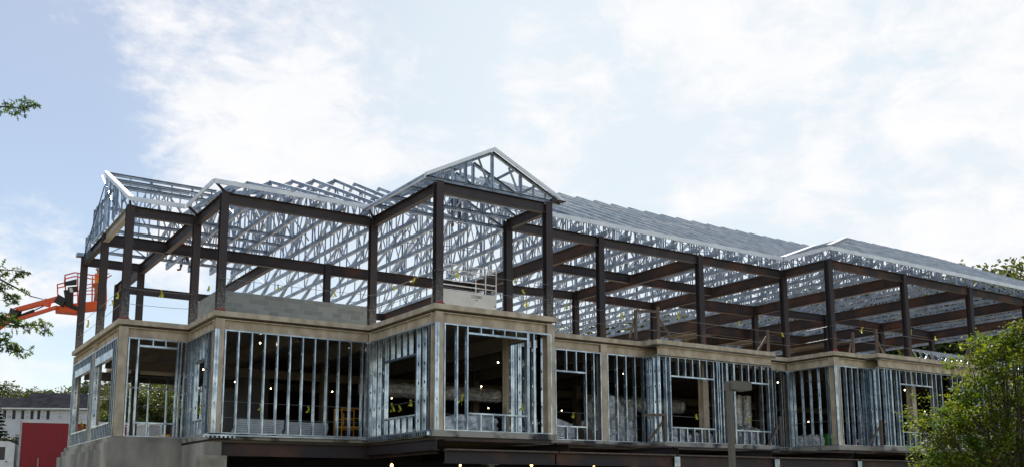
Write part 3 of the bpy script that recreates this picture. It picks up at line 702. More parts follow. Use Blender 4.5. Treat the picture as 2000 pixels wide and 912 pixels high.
# ------------------------------------------------------------ string lights
bulbs = [(397, 721, 'left of the left corner post'), (459, 745, 'low at the left end of the long stud wall'), (508, 669, 'high under the ceiling at the left of the long stud wall'),
 (529, 758, 'low behind the middle of the long stud wall'), (649, 764, 'low behind the right half of the long stud wall'), (683, 679, 'high under the ceiling at the right of the long stud wall'),
 (765, 762, 'upper of two in the side window left of the gable bay'), (765, 777, 'lower of two in the side window left of the gable bay'), (973, 707, 'highest and brightest in the gable bay opening'),
 (940, 754, 'middle one in the gable bay opening'), (954, 796, 'lowest one in the gable bay opening'), (1097, 801, 'in the window right of the gable bay'), (1218, 729, 'between the studs left of the corner brace'),
 (1402, 739, 'just left of the light pole head'), (1519, 746, 'right of the light pole head by the inner corner'), (1433, 769, 'small yellowish one below the light pole head'),
 (1585, 785, 'left of a dim pair behind the right recess studs'), (1626, 784, 'right of a dim pair behind the right recess studs'), (1579, 823, 'low behind the right recess studs'),
 (1767, 761, 'at the top of the first right hand window'), (1830, 773, 'at the top left of the second right hand window'), (1924, 778, 'farthest right, seen among the green leaves'),
 (1721, 817, 'low beside the right corner brace'), (1807, 802, 'low at the right edge of the first right hand window'), (1863, 818, 'low in the second right hand window among the leaves')]
def bulb(p, lb, m_, top=-.62, r=.062, nm='string light bulb'):
    root = empty('work_light', p, 'glowing bulb ' + lb, 'light bulb', 'temporary string lights')
    MB().sphere(p, r, 10, 7, 1.2).build('bulb', m_, root, smooth=True)
    MB().cyl(p+Vector((0, 0, r*1.0)), p+Vector((0, 0, r*1.0+.09)), .025).build('socket', BLACK, root)
    if top > p.z+.2: MB().cyl(p+Vector((0, 0, r+.09)), Vector((p.x, p.y, top)), .008, n=5).build('cord', BLACK, root)
for (u, v, lb) in bulbs:
    p = onz(u, v, -1.15)
    if p.y > 17: p = ony(u, v, 16.8)
    if p.x > 38: p = ony(u, v, 9)
    fy = (yL if p.x < x3 else y4 if p.x < 0 else 0 if p.x < x7 else y7 if p.x < x10 else 0)+.8
    if p.y < fy: p = ony(u, v, fy)
    bulb(p, lb, BULB if (u, v) not in ((1433, 769), (1626, 784), (1585, 785)) else BULBW, r=.028 if (u, v) in ((1433, 769), (1626, 784), (1585, 785)) else .028)
for (u, v, lb) in ((765, 908, 'warm orange, in the basement left of the gable bay'), (1038, 907, 'warm, in the basement under the right of the gable bay'), (899, 908, 'dim orange, in the basement under the left of the gable bay'), (1160, 908, 'dim orange, in the basement near the splice plate')):
    bulb(ony(u, v, 3.0), lb, BULBW, top=-4.3, r=.05 if u in (765, 1038) else .035)

# ------------------------------------------------------------ safety cables and flags
def cable(p, q, sag, label, r=.008):
    o = MB(); p, q = Vector(p), Vector(q); n = 8
    pts = [p.lerp(q, i/n)-Vector((0, 0, sag*4*(i/n)*(1-i/n))) for i in range(n+1)]
    o.tube(pts, r, 5); return tag(o.build('safety_cable', CABLE), label, 'safety cable', 'wire safety cables')
segs = [((xL, y0), (xL, yL), 'left end'), ((xL, yL), (x3, yL), 'short left bay'), ((x3, y4), (x5, y4), 'long recessed bay'), ((x5, y4), (x5, 0), 'side of the gable bay'), ((x5, 0), (x7, 0), 'front of the gable bay'),
        ((x7, y7), (x10, y7), 'long middle front'), ((x10, y7), (x10, 0), 'right recess'), ((x10, 0), (x15, 0), 'right front')]
for (a, b_, nm) in segs:
    for z, wd in ((1.10, 'higher'), (.56, 'lower')):
        cable((a[0]-.1, a[1]-.16, z), (b_[0]-.1, b_[1]-.16, z+.02), .03, f'{wd} wire safety cable along the {nm} of the open upper floor')
for (a, b_, nm) in segs[:5]+[((x7, y7), (10.6, y7), 'stretch right of the gable bay'), ((10.6, 1.75), (17.4, 1.75), 'stretch behind the light pole'), segs[6], ((x10, 0), (21.4, 0), 'right corner'), ((21.4, -.5), (30, -.5), 'tree side stretch')]:
    for z, wd in ((-2.92, 'higher'), (-3.45, 'lower')):
        cable((a[0]+.16, a[1]+.18, z), (b_[0]+.16, b_[1]+.18, z), .02, f'{wd} wire safety cable inside the {nm} of the lower storey')
flags = [('up', [(172, 630, 'x', xL), (219, 592, 'x', xL), (230, 578, 'x', xL), (315, 571, 'y', yL+4), (408, 564, 'y', yL+4), (543, 561, 'y', y4+3.5), (650, 571, 'y', y4+3.5), (769, 564, 'y', 4), (810, 549, 'x', x5-.1), (894, 534, 'y', 3), (1007, 549, 'y', y7+2),
   (1021, 571, 'y', y7+2), (1028, 590, 'y', y7), (1106, 598, 'y', y7), (1216, 617, 'y', y7), (1325, 615, 'y', y7+3), (1444, 631, 'y', y7+4), (1528, 654, 'y', y7-.1), (1685, 643, 'y', 3), (1780, 648, 'y', 0), (1827, 661, 'y', -.15), (1875, 677, 'y', -.15)]),
  ('low', [(159, 829, 'x', xL+.3), (205, 808, 'x', xL+.3), (303, 798, 'y', y0-.8), (390, 797, 'x', x3+.3), (509, 795, 'y', y4+.2), (602, 800, 'y', y4+.2), (765, 793, 'x', .4), (780, 798, 'x', .6), (802, 787, 'x', .3), (903, 778, 'y', .3), (1020, 795, 'y', .3), (1120, 811, 'y', y7+.3),
   (1222, 808, 'y', y7+.3), (1360, 814, 'y', 1.95), (1463, 819, 'y', 1.95), (1655, 822, 'y', .3)])]
place_up = ['left end, lowest on the sloping line', 'left end, just left of the second column', 'left end, closest to the corner column', 'short left bay, in the open gap', 'short left bay, beside the corner column', 'long recessed bay, left of the small inner column',
  'long recessed bay, beside the small inner column', 'side of the gable bay, small and far', 'side of the gable bay, long and hanging', 'front of the gable bay, on the white lift rail', 'right of the gable bay, top of three', 'right of the gable bay, middle of three', 'right of the gable bay, bottom of three',
  'middle front, left of the close pair of columns', 'middle front, left of the wooden guard posts', 'middle front, in front of the far trusses', 'middle front, twisted round the wire', 'middle front, by the inner corner column', 'right front, tied near the wooden post', 'right front, by the first column past the corner',
  'right front, long and tilted', 'right front, nearest the green tree']
place_low = ['left end, in the farther opening', 'left end, in the nearer opening', 'short left bay, in front of the far woods', 'inner corner left of the long stud wall', 'long stud wall, left one', 'long stud wall, right one', 'side window, left of three', 'side window, middle of three', 'side window, right of three',
  'gable bay, between the left studs', 'gable bay, between the right studs', 'window right of the gable bay', 'studs left of the corner brace', 'window left of the light pole', 'window right of the light pole', 'right corner studs']
rg = random.Random(11)
for lev, L_ in flags:
    for i, (u, v, ax, c) in enumerate(L_):
        p = onx(u, v, c) if ax == 'x' else ony(u, v, c)
        txt = (place_up if lev == 'up' else place_low)[i]
        o = MB(); n = 5; ln = .20 if i % 3 else .30; w = .045; a = rg.uniform(0, 3.1); tilt = rg.uniform(-.5, .5)
        for tail in range(2):
            b0 = len(o.v); tl = tilt+(tail*.5-.2)
            for k in range(n+1):
                t_ = k/n; cx_ = p+Vector((math.sin(tl)*ln*t_*math.cos(a)+.02*math.sin(5*t_), math.sin(tl)*ln*t_*math.sin(a)+.03*math.sin(4*t_+tail), .10-ln*t_*math.cos(tl)))
                tw_ = a+t_*1.6+tail; d = Vector((math.cos(tw_), math.sin(tw_), 0))*w*(.5+.6*t_)
                o.v += [tuple(cx_-d), tuple(cx_+d)]
            for k in range(n): o.f.append((b0+2*k, b0+2*k+1, b0+2*k+3, b0+2*k+2))
        o.cyl(p+Vector((-.03, 0, .10)), p+Vector((.03, 0, .10)), .028, n=6)
        tag(o.build('warning_flag', FLAG), f'yellow ribbon, {"upper" if lev=="up" else "lower"} storey, {txt}', 'warning flag', 'yellow warning flags on the safety wires')

# ------------------------------------------------------------ wooden guard posts and braces
def guard(x, y, z, lb, h=1.15, lean=(.55, 0), top=None):
    root = empty('guard_post', (x, y, z), lb, 'guard post', 'wooden guard posts at the slab edge')
    MB().box(x-.045, x+.045, y-.045, y+.045, z+.003, z+h).build('post', WOOD, root)
    MB().bar((x, y+.07, z+h*.72), (x+lean[0], y+lean[1]+.07, z+.03), .05, .09).build('brace', WOOD, root)
    if top: MB().bar((x, y-.06, z+h-.06), (top[0], top[1]-.06, z+h-.1), .04, .10).build('rail', WOOD, root)
    return root
guard(10.05, 2.05, 0, 'left wooden guard post of the pair over the middle front step', 1.2, (-.35, -.1), (10.75, 1.5))
guard(10.75, 1.5, 0, 'right wooden guard post of the pair over the middle front step', 1.3, (.85, 0))
guard(17.2, 1.65, 0, 'wooden guard post above the inner corner left of the rusty columns', 1.0, (-.6, 0))
guard(20.9, .1, 0, 'dark wooden guard post just left of the right hand step', 1.0, (-.35, -.1))
guard(21.5, -.65, 0, 'wooden guard post at the corner of the right hand step', 1.1, (.6, 0))
guard(28.6, -.65, 0, 'wooden guard post nearest the top of the green tree', 1.1, (-.5, 0), (27.8, -.65))
guard(10.85, 1.42, -4, 'wooden post with cross rail and brace at the lower step left of the light pole', 1.1, (-.75, 0), (10.0, 1.7))
guard(17.55, 1.5, -4, 'wooden post with long brace at the lower step right of the light pole', 1.25, (-.75, -.05))
guard(21.25, -.78, -4, 'wooden post and brace at the lower right hand step', 1.1, (-.8, 0))

# ------------------------------------------------------------ truss bundles stored on the upper deck
def lattice(x0_, x1_, y, z, h, label, n=3):
    root = empty('stored_trusses', ((x0_+x1_)/2, y, z), label, 'stacked trusses', 'truss bundles stored on the upper deck')
    for k in range(n):
        o = MB(); yy = y+k*.35; zz = z+k*.12
        o.bar((x0_, yy, zz+.05), (x1_, yy, zz+.05), .08, .08); o.bar((x0_, yy, zz+h), (x1_, yy, zz+h), .08, .08); x = x0_; i = 0
        while x < x1_-.7: o.bar((x, yy, zz+(.05 if i % 2 else h)), (x+.7, yy, zz+(h if i % 2 else .05)), .05, .05); x += .7; i += 1
        o.build('truss', GALVT, root)
lattice(25.2, 31, 2.4, .05, .5, 'silver lattice trusses lying on the deck between the right hand columns')
lattice(30.5, 40, 2.2, .05, .9, 'silver lattice trusses stacked on the deck behind the top of the green tree', 5)

# ------------------------------------------------------------ white scissor lift on the upper deck
LX0, LX1, LY = 3.5, 6.06, 6.0
root = empty('scissor_lift', (4.4, LY+.4, 0), 'white scissor lift with railed platform and green base on the upper floor', 'scissor lift')
MB().box(LX0, LX1, LY, LY+.8, 1.36, 1.96).box(LX0+.05, LX1-.05, LY-.012, LY+.0, 1.88, 1.93).build('platform', WHITEP, root) if False else MB().box(LX0, LX1, LY, LY+.8, 1.40, 2.0).build('platform', WHITEP, root)
MB().box(LX0+.1, LX1, LY+.02, LY+.78, 1.15, 1.397).build('scissor_arms', GREEN, root)
o = MB()
for z, r in ((3.06, .022), (2.86, .018), (2.42, .022), (2.22, .018)):
    o.cyl((LX0, LY+.02, z), (LX1, LY+.02, z), r)
    o.cyl((LX0, LY+.78, z), (LX1, LY+.78, z), r*.8)
o.cyl((LX1, LY+.02, 3.06), (LX1, LY+.78, 3.06), .022)
for x in (LX0+.03, 5.55, LX1):
    for y in (LY+.02, LY+.78): o.cyl((x, y, 2.0), (x, y, 3.06), .024)
o.build('guard_rail', WHITEP, root)
MB().box(5.75, 5.95, LY+.2, LY+.5, 2.1, 2.85).build('control_box', BLACK, root)
MB().box(LX0+.2, LX1-.1, LY+.05, LY+.75, .22, .62).build('base', GREEN, root)
o = MB()
for s in (0, .3): 
    o.bar((LX0+.4, LY+.1+s*2, .62), (LX1-.4, LY+.1+s*2, 1.22), .05, .09); o.bar((LX0+.4, LY+.16+s*2, 1.22), (LX1-.4, LY+.16+s*2, .62), .05, .09)
o.build('scissor_arms', GREEN, root)
for x in (LX0+.5, LX1-.5):
    for y in (LY+.02, LY+.78): MB().cyl((x, y-.06, .2), (x, y+.06, .2), .19, n=14).build('wheel', BLACK, root)
def text(s, p, size, m_, parent, rx=math.pi/2, rz=0, name='marking'):
    cu = bpy.data.curves.new(name, 'FONT'); cu.body = s; cu.size = size; cu.extrude = .002; cu.align_x = 'CENTER'; cu.align_y = 'CENTER'
    o = bpy.data.objects.new(name, cu); COL.objects.link(o); bpy.context.view_layer.update()
    dg = bpy.context.evaluated_depsgraph_get(); me = bpy.data.meshes.new_from_object(o.evaluated_get(dg)); bpy.data.objects.remove(o)
    me.materials.clear(); me.materials.append(m_); o = bpy.data.objects.new(name, me); COL.objects.link(o); o.parent = parent
    o.location = Vector(p)-wloc(parent); o.rotation_euler = (rx, 0, rz); return o
text('233083', (5.1, LY-.006, 1.85), .17, BLACK, root); text('1-800-', (5.1, LY-.006, 1.72), .07, BLACK, root)
text('14', (5.98, LY-.006, 1.56), .10, BLACK, root)

# ------------------------------------------------------------ people
def skin_mesh(name, verts, edges, radii, m_, parent, root_i=0, sub=1):
    me = bpy.data.meshes.new(name); me.from_pydata([tuple(v) for v in verts], edges, []); o = bpy.data.objects.new(name, me); COL.objects.link(o)
    md = o.modifiers.new('s', 'SKIN')
    for i, r in enumerate(radii): me.skin_vertices[0].data[i].radius = (r, r) if not isinstance(r, tuple) else r
    me.skin_vertices[0].data[root_i].use_root = True
    sb = o.modifiers.new('u', 'SUBSURF'); sb.levels = sub; sb.render_levels = sub
    bpy.context.view_layer.update(); dg = bpy.context.evaluated_depsgraph_get()
    m2 = bpy.data.meshes.new_from_object(o.evaluated_get(dg)); bpy.data.objects.remove(o)
    m2.materials.clear(); m2.materials.append(m_)
    for p in m2.polygons: p.use_smooth = True
    o = bpy.data.objects.new(name, m2); COL.objects.link(o)
    if parent: o.parent = parent
    return o
def person(loc, rz, label, shirt, trouser, vest=None, bend=0., arms='reach', legs='stand', hat=HATG):
    root = empty('person', loc, label, 'person'); root.rotation_euler = (0, 0, rz)
    # local frame: facing -Y, z up, feet at 0
    def R(p):                       # bend the upper body forward about the hips
        x, y, z = p
        if z > .95 and bend: dz = z-.95; return (x, y-dz*math.sin(bend), .95+dz*math.cos(bend))
        return p
    pel = (0, 0, .95); ch = R((0, 0, 1.30)); nk = R((0, -.01, 1.48)); hd = R((0, -.03, 1.62)); tp = R((0, -.02, 1.74))
    J = {}
    for s in (-1, 1):
        sh = R((s*.19, 0, 1.42))
        if arms == 'reach': el = R((s*.26, -.22, 1.28)); wr = R((s*.20, -.46, 1.40)); hn = R((s*.18, -.55, 1.45))
        elif arms == 'up': el = R((s*.28, -.20, 1.50)); wr = R((s*.18, -.38, 1.72)); hn = R((s*.16, -.43, 1.82))
        else: el = R((s*.27, .03, 1.16)); wr = R((s*.28, -.10, .93)); hn = R((s*.27, -.13, .84))
        hp = (s*.10, 0, .90)
        if legs == 'stand': kn = (s*.12, -.02, .49); an = (s*.13, .02, .09); to = (s*.15, -.15, .04)
        elif legs == 'stride': kn = (s*.12, -.16 if s > 0 else .06, .52); an = (s*.13, -.20 if s > 0 else .30, .10 if s > 0 else .14); to = (s*.15, (-.36 if s > 0 else .15), .05)
        J[s] = (sh, el, wr, hn, hp, kn, an, to)
    V_ = [pel, R((0, .0, 1.12)), ch, nk, hd, tp]; E_ = [(0, 1), (1, 2), (2, 3), (3, 4), (4, 5)]; Rr = [(.14, .10), (.13, .10), (.15, .10), .052, .095, .07]
    for s in (-1, 1):
        sh, el, wr, hn, hp, kn, an, to = J[s]; b_ = len(V_)
        V_ += [sh, el, wr, hn]; E_ += [(2, b_), (b_, b_+1), (b_+1, b_+2), (b_+2, b_+3)]; Rr += [.062, .042, .028, .035]
        b_ = len(V_); V_ += [hp, kn, an, to]; E_ += [(0, b_), (b_, b_+1), (b_+1, b_+2), (b_+2, b_+3)]; Rr += [.085, .058, .040, .035]
        # five fingers, rooted in the palm
        d = (Vector(hn)-Vector(wr)).normalized(); sd_ = d.cross(Vector((0, 0, 1))).normalized()
        for f in range(5):
            b_ = len(V_); off = sd_*((f-1.5)*.018); ln = (.05, .075, .08, .075, .06)[f]
            if f == 0: off = sd_*(-.035*s); p1 = Vector(hn)+off-d*.02; p2 = p1+d*.03+sd_*(-.02*s)
            else: p1 = Vector(hn)+off+d*.03; p2 = p1+d*ln*.6+Vector((0, 0, -.02))
            V_ += [tuple(p1), tuple(p2)]; E_ += [((b_-4 if False else V_.index(hn)), b_), (b_, b_+1)]; Rr += [.010, .008]
    skin_mesh('body', V_, E_, Rr, SKIN, root)
    h = Vector(hd)
    # face
    o = MB(); o.sphere(h+Vector((0, -.10, -.01)), .017, 6, 5, 1.3); o.sphere(h+Vector((.09, 0, -.01)), .022, 6, 5, 1.4); o.sphere(h+Vector((-.09, 0, -.01)), .022, 6, 5, 1.4)
    me = bpy.data.meshes.new('face'); me.from_pydata(o.v, [], o.f); me.materials.append(SKIN); fo = bpy.data.objects.new('face', me); COL.objects.link(fo); fo.parent = root
    o = MB(); o.sphere(h+Vector((.034, -.088, .015)), .010, 6, 5); o.sphere(h+Vector((-.034, -.088, .015)), .010, 6, 5)
    me = bpy.data.meshes.new('eyes'); me.from_pydata(o.v, [], o.f); me.materials.append(BLACK); fo = bpy.data.objects.new('eyes', me); COL.objects.link(fo); fo.parent = root
    # clothing
    k = 1.18
    vs = [R((0, 0, .93)), R((0, 0, 1.12)), ch, R((0, 0, 1.43))]; es = [(0, 1), (1, 2), (2, 3)]; rs = [(.165, .125), (.155, .125), (.17, .125), (.09, .08)]
    for s in (-1, 1):
        sh, el, wr = J[s][:3]; b_ = len(vs); vs += [sh, el, tuple(Vector(el).lerp(Vector(wr), .8))]; es += [(2, b_), (b_, b_+1), (b_+1, b_+2)]; rs += [.078, .056, .045]
    skin_mesh('shirt', vs, es, rs, shirt, root)
    vs = [(0, 0, .98)]; es = []; rs = [(.155, .12)]
    for s in (-1, 1):
        hp, kn, an = J[s][4:7]; b_ = len(vs); vs += [hp, kn, tuple(Vector(kn).lerp(Vector(an), .88))]; es += [(0, b_), (b_, b_+1), (b_+1, b_+2)]; rs += [.105, .075, .062]
    skin_mesh('trousers', vs, es, rs, trouser, root)
    for s in (-1, 1):
        an, to = J[s][6:8]; skin_mesh('boot', [tuple(Vector(an)+Vector((0, 0, .08))), tuple(Vector(an)-Vector((0, 0, .03))), to], [(0, 1), (1, 2)], [.062, .058, .048], BOOT, root)
    if vest:
        skin_mesh('vest', [R((0, 0, 1.0)), R((0, 0, 1.15)), ch, R((0, 0, 1.42))], [(0, 1), (1, 2), (2, 3)], [(.18, .14), (.17, .14), (.19, .14), (.13, .10)], vest, root)
    o = MB(); hc = h+Vector((0, 0, .055)); o.sphere(hc, .135, 14, 10, 1.0, 0.0); o.cyl(hc-Vector((0, .02, .012)), hc+Vector((0, -.02, .0)), .165, .15, 16)
    me = bpy.data.meshes.new('hard_hat'); me.from_pydata(o.v, [], o.f); me.materials.append(hat); ho = bpy.data.objects.new('hard_hat', me); COL.objects.link(ho); ho.parent = root
    return root

# ------------------------------------------------------------ boom lift with worker
D = 45.
A = lambda u, v, d=D: at(u, v, d)
root = empty('boom_lift', at(-170, 905, 47), 'orange boom lift with raised work basket at the left end of the building', 'boom lift')
def rail(pts, r=.028): return MB().tube([Vector(p) for p in pts], r, 6)
bz = 0
# basket: floor is a tray with real depth along the view direction
dep = ray(160, 570); dep = Vector((dep.x, dep.y, 0)).normalized()*.85
def tray(u0, v0, u1, v1, u2, v2, u3, v3):
    P4 = [A(u0, v0), A(u1, v1), A(u2, v2), A(u3, v3)]; m = MB(); m.hexa([P4[3], P4[2], P4[2]+dep, P4[3]+dep, P4[0], P4[1], P4[1]+dep, P4[0]+dep]); return m
tray(141, 592, 209, 585, 208, 600, 145, 606).build('basket_floor', ORANGE, root)
tray(108, 597, 150, 594, 152, 610, 108, 606).build('basket_mount', ORANGE, root)
m = MB()
for off in (Vector((0, 0, 0)), dep):
    top = [A(112, 555), A(126, 552), A(127, 537), A(146, 532), A(180, 537), A(207, 540)]; 
    m.tube([p+off for p in top], .03, 6); m.tube([p+off for p in (A(127, 572), A(155, 568), A(182, 567), A(208, 568))], .024, 6); m.tube([p+off for p in (A(168, 556), A(182, 553), A(208, 553))], .022, 6)
    for (u, v, u2, v2) in ((112, 555, 113, 580), (127, 537, 129, 594), (152, 534, 152, 592), (181, 539, 180, 588), (207, 540, 208, 588)): m.cyl(A(u, v)+off, A(u2, v2)+off, .028)
for (u, v) in ((127, 537), (207, 540), (207, 568)): m.cyl(A(u, v), A(u, v)+dep, .028)
m.build('basket_rail', ORANGE, root)
m = MB(); 
for (a, b_, c, d_) in ((126, 550, 150, 544), (132, 560, 151, 558)):
    P0 = A(a, b_-2, D-.1); m.hexa([A(a, b_+8, D-.1), A(c, d_+12, D-.1), A(c, d_+12, D+.3), A(a, b_+8, D+.3), A(a, b_, D-.1), A(c, d_, D-.1), A(c, d_, D+.3), A(a, b_, D+.3)])
m.cyl(A(134, 566), A(136, 598), .22, .16, 10); m.cyl(A(136, 597), A(160, 605), .09); m.build('control_console', BLACK, root)
MB().cyl(A(138, 562, D-.12), A(140, 570, D-.12), .08).build('gauge', WHITEP, root)
MB().bar(A(112, 583), A(128, 592), .35, .42).build('rotator', BLACK, root)
m = MB().bar(A(28, 606), A(116, 582), .2, .21); m.bar(A(88, 590), A(98, 592), .24, .36); m.build('upper_jib_arm', ORANGE, root)
MB().bar(A(29, 625), A(112, 599), .16, .15).build('lower_jib_arm', ORANGE, root)
m = MB().cyl(A(38, 617), A(66, 606), .075); m.cyl(A(66, 606), A(94, 593), .03); m.build('hydraulic_cylinder', BLACK, root)
MB().bar(A(32, 603), A(24, 630), .34, .42).build('knuckle', BLACK, root)
MB().bar(A(30, 612), A(-150, 740, 46), .28, .32).build('main_boom', ORANGE, root)
MB().bar(A(-150, 740, 46), A(-220, 860, 47), .42, .5).build('lower_boom', ORANGE, root)
gb = at(-170, 905, 47); gb.z = ground_z(gb.x, gb.y)
root2c = MB(); c = at(-210, 880, 47)
MB().box(c.x-1.6, c.x+1.6, c.y-1.1, c.y+1.1, ground_z(c.x, c.y)+.5, ground_z(c.x, c.y)+1.1).build('chassis', ORANGE, root)
MB().box(c.x-1.3, c.x+1.3, c.y-.9, c.y+.9, ground_z(c.x, c.y)+1.12, c.z+.1).build('turntable', ORANGE, root)
for sx in (-1.3, 1.3):
    for sy in (-1.2, 1.2): MB().cyl((c.x+sx, c.y+sy-.17, ground_z(c.x, c.y)+.5), (c.x+sx, c.y+sy+.17, ground_z(c.x, c.y)+.5), .5, n=18).build('wheel', BLACK, root)
wp = A(187, 594, D+.45); person(wp, math.radians(60), 'worker in hard hat and yellow vest standing in the orange lift basket', ORV, TAN, HIVIS, arms='reach')
wp = onx(362, 531, -3.6); person(Vector((wp.x, wp.y, wp.z)), math.radians(250), 'worker in red shirt and blue trousers climbing among the left roof trusses', REDS, JEANS, None, bend=.5, arms='reach', legs='stride')
person(Vector((3.1, 4.2, Z3+.13-.1)), math.radians(150), 'worker in dark clothes crouched over behind the gable front beam', DKS, DKS, None, bend=.9, arms='reach', legs='stride', hat=HATG)

# ------------------------------------------------------------ lamp post
base = at(1430, 900, 20); lx, ly = base.x, base.y
gz0 = -7.6; ztop = at(1428, 742, 20).z
root = empty('lamp_post', (lx, ly, gz0), 'bronze square parking lot lamp post with one box head in front of the building', 'lamp post')
hd_dir = rt0.copy(); bk = Vector((hd_dir.y, -hd_dir.x, 0))
sq = Vector((math.cos(.9), math.sin(.9), 0)); sq2 = Vector((-sq.y, sq.x, 0))
sq = (rt0*.88+Vector((math.sin(YAW), math.cos(YAW), 0))*.47).normalized(); sq2 = Vector((-sq.y, sq.x, 0))
c = Vector((lx, ly, 0))
MB().slab(c+Vector((0, 0, gz0)), c+Vector((0, 0, ztop-.02)), sq, -.052, .052, sq2, -.052, .052).build('pole', BRONZE, root)
MB().slab(c+Vector((0, 0, gz0)), c+Vector((0, 0, gz0+.12)), sq, -.15, .15, sq2, -.15, .15).build('base_cover', BRONZE, root)
o = MB(); p = c+sq*.03+Vector((0, 0, ztop-.17)); o.slab(p, p+Vector((0, 0, .165)), sq, -.055, .46, sq2, -.15, .15)
o.slab(p+Vector((0, 0, .165)), p+Vector((0, 0, .185)), sq, -.045, .45, sq2, -.14, .14); o.build('lamp_head', BRONZE, root)
o = MB(); o.slab(p+Vector((0, 0, -.012)), p+Vector((0, 0, -.002)), sq, .08, .40, sq2, -.11, .11); o.build('lens', GLASS, root)

# ------------------------------------------------------------ truck
TD = 69.
def truck():
    a = at(40, 820, TD); b_ = at(392, 824, TD+4.6); ax = Vector((b_.x-a.x, b_.y-a.y, 0)); Lx = ax.length; ax.normalize(); ay = Vector((-ax.y, ax.x, 0))
    zt = a.z; zg = ground_z(a.x, a.y); ztb = zt-3.75
    root = empty('box_truck', (a.x, a.y, zg), 'white cab truck with long dark red curtain side parked left of the building', 'truck')
    P_ = lambda s, n, z: Vector((a.x, a.y, 0))+ax*s+ay*n+Vector((0, 0, z))
    B_ = lambda s0, s1, n0, n1, z0_, z1_: MB().slab(P_(s0, 0, 0), P_(s1, 0, 0), ay, n0, n1, Vector((0, 0, 1)), z0_, z1_)
    GREYP = mat('trailer_frame_paint', (.42, .42, .43), (.34, .34, .35), 2, .5)
    B_(.14, Lx-.1, .02, 2.5, ztb+.05, zt-.16).build('curtain_side', CURT, root)
    B_(0, .14, -.02, 2.52, ztb, zt-.16).build('front_bulkhead', GREYP, root)
    B_(0, Lx, -.03, 2.53, zt-.16, zt).build('roof_rail', mat('trailer_roof_paint', (.62, .62, .64), (.5, .5, .52), 1, .5), root)
    B_(0, Lx, -.02, 2.5, ztb-.15, ztb).build('bottom_rail', GREYP, root)
    MB().slab(P_(.02, -.035, zt-.13), P_(.12, -.035, zt-.13), ay, 0, .02, Vector((0, 0, 1)), 0, .09).build('marker_light', ORANGE, root)
    for s in np.arange(1.3, Lx-1, 2.0): B_(s, s+.06, -.01, .02, ztb+.42, ztb+1.05).build('strap_buckle', GREYP, root)
    B_(2.6, 2.85, -.01, .02, ztb+.8, ztb+.9).build('placard', WHITEP, root)
    cab = MB(); z0_ = zg+.55; h = 2.1+0
    prof = [(-2.5, z0_), (-.25, z0_), (-.25, at(28, 866, TD).z), (-.6, at(28, 863, TD).z+.05), (-1.9, at(28, 863, TD).z+.08), (-2.35, z0_+1.25), (-2.5, z0_+1.0)]
    n = len(prof); b0 = len(cab.v)
    for nn in (.15, 2.35):
        for (s, z) in prof: cab.v.append(tuple(P_(s, nn, z)))
    cab.f += [tuple(range(n)), tuple(range(2*n-1, n-1, -1))]+[(i, (i+1) % n, n+(i+1) % n, n+i) for i in range(n)]
    cb_ = cab.build('cab', WHITEP, root)
    zc = at(10, 885, TD).z
    MB().slab(P_(-1.95, .13, zc-.05), P_(-.85, .13, zc-.05), ay, -.01, .01, Vector((0, 0, 1)), -.42, .50).build('side_window', GLASSD, root)
    MB().slab(P_(-.8, .12, zc-.6), P_(-.65, .12, zc-.6), ay, -.01, .01, Vector((0, 0, 1)), -.03, .03).build('door_handle', BLACK, root)
    for s in (-1.7, 3.0, Lx-2.2, Lx-3.4): 
        w = MB().cyl(P_(s, .05, zg+.48), P_(s, .40, zg+.48), .48, n=20).build('wheel', BLACK, root)
        MB().cyl(P_(s, .03, zg+.48), P_(s, .06, zg+.48), .25, n=14).build('rim', GREYP, w)
    B_(-.3, Lx, .6, 1.9, zg+.40, ztb-.16).build('chassis', BLACK, root)
truck()
# pale site trailer seen through the left bay
a = at(262, 826, 58); zt = a.z; zg = ground_z(a.x, a.y)
root = empty('site_trailer', (a.x, a.y, zg), 'pale grey site trailer seen through the left corner bay', 'trailer'); 
b_ = at(345, 823, 60); ax = Vector((b_.x-a.x, b_.y-a.y, 0)).normalized(); ay = Vector((-ax.y, ax.x, 0))
o = at(282, 0, 55); p0 = Vector((at(284, 830, 56).x, at(284, 830, 56).y, 0))
SB = lambda s0, s1, n0, n1, z0_, z1_: MB().slab(p0+ax*s0, p0+ax*s1, ay, n0, n1, Vector((0, 0, 1)), z0_, z1_)
zt = at(284, 829, 56).z
SB(0, 3.4, 0, 2.4, zg+.5, zt).build('body', mat('trailer_grey', (.40, .42, .44), (.34, .36, .38), 2, .6), root); SB(-.04, 3.44, -.05, 2.45, zt, zt+.06).build('roof', WHITEP, root)
SB(1.2, 1.9, -.02, 0, zg+.7, zt-.3).build('door', mat('trailer_door', (.28, .30, .32), rough=.6), root)
for s in (.6, 2.8): MB().cyl(p0+ax*s+ay*.1+Vector((0, 0, zg+.3)), p0+ax*s+ay*.35+Vector((0, 0, zg+.3)), .3, n=14).build('wheel', BLACK, root)
# small yellow machine beside it
q = at(342, 848, 50); zg = ground_z(q.x, q.y)
root = empty('compact_loader', (q.x, q.y, zg), 'small yellow loader seen low through the left corner bay', 'loader')
YM = mat('machine_yellow', (.60, .30, .02), rough=.4); zz = q.z
MB().box(q.x-.6, q.x+.6, q.y, q.y+1.6, zg+.4, zz).build('body', YM, root); MB().box(q.x-.4, q.x+.4, q.y+.4, q.y+1.2, zz, zz+.6).build('cab', BLACK, root)
for s in (-.6, .45):
    for n in (.1, 1.2): MB().cyl((q.x+s, q.y+n, zg+.35), (q.x+s+.15, q.y+n, zg+.35), .35, n=14).build('wheel', BLACK, root)
MB().box(q.x-.7, q.x+.7, q.y-.6, q.y-.1, zg+.3, zg+.8).build('bucket', YM, root)

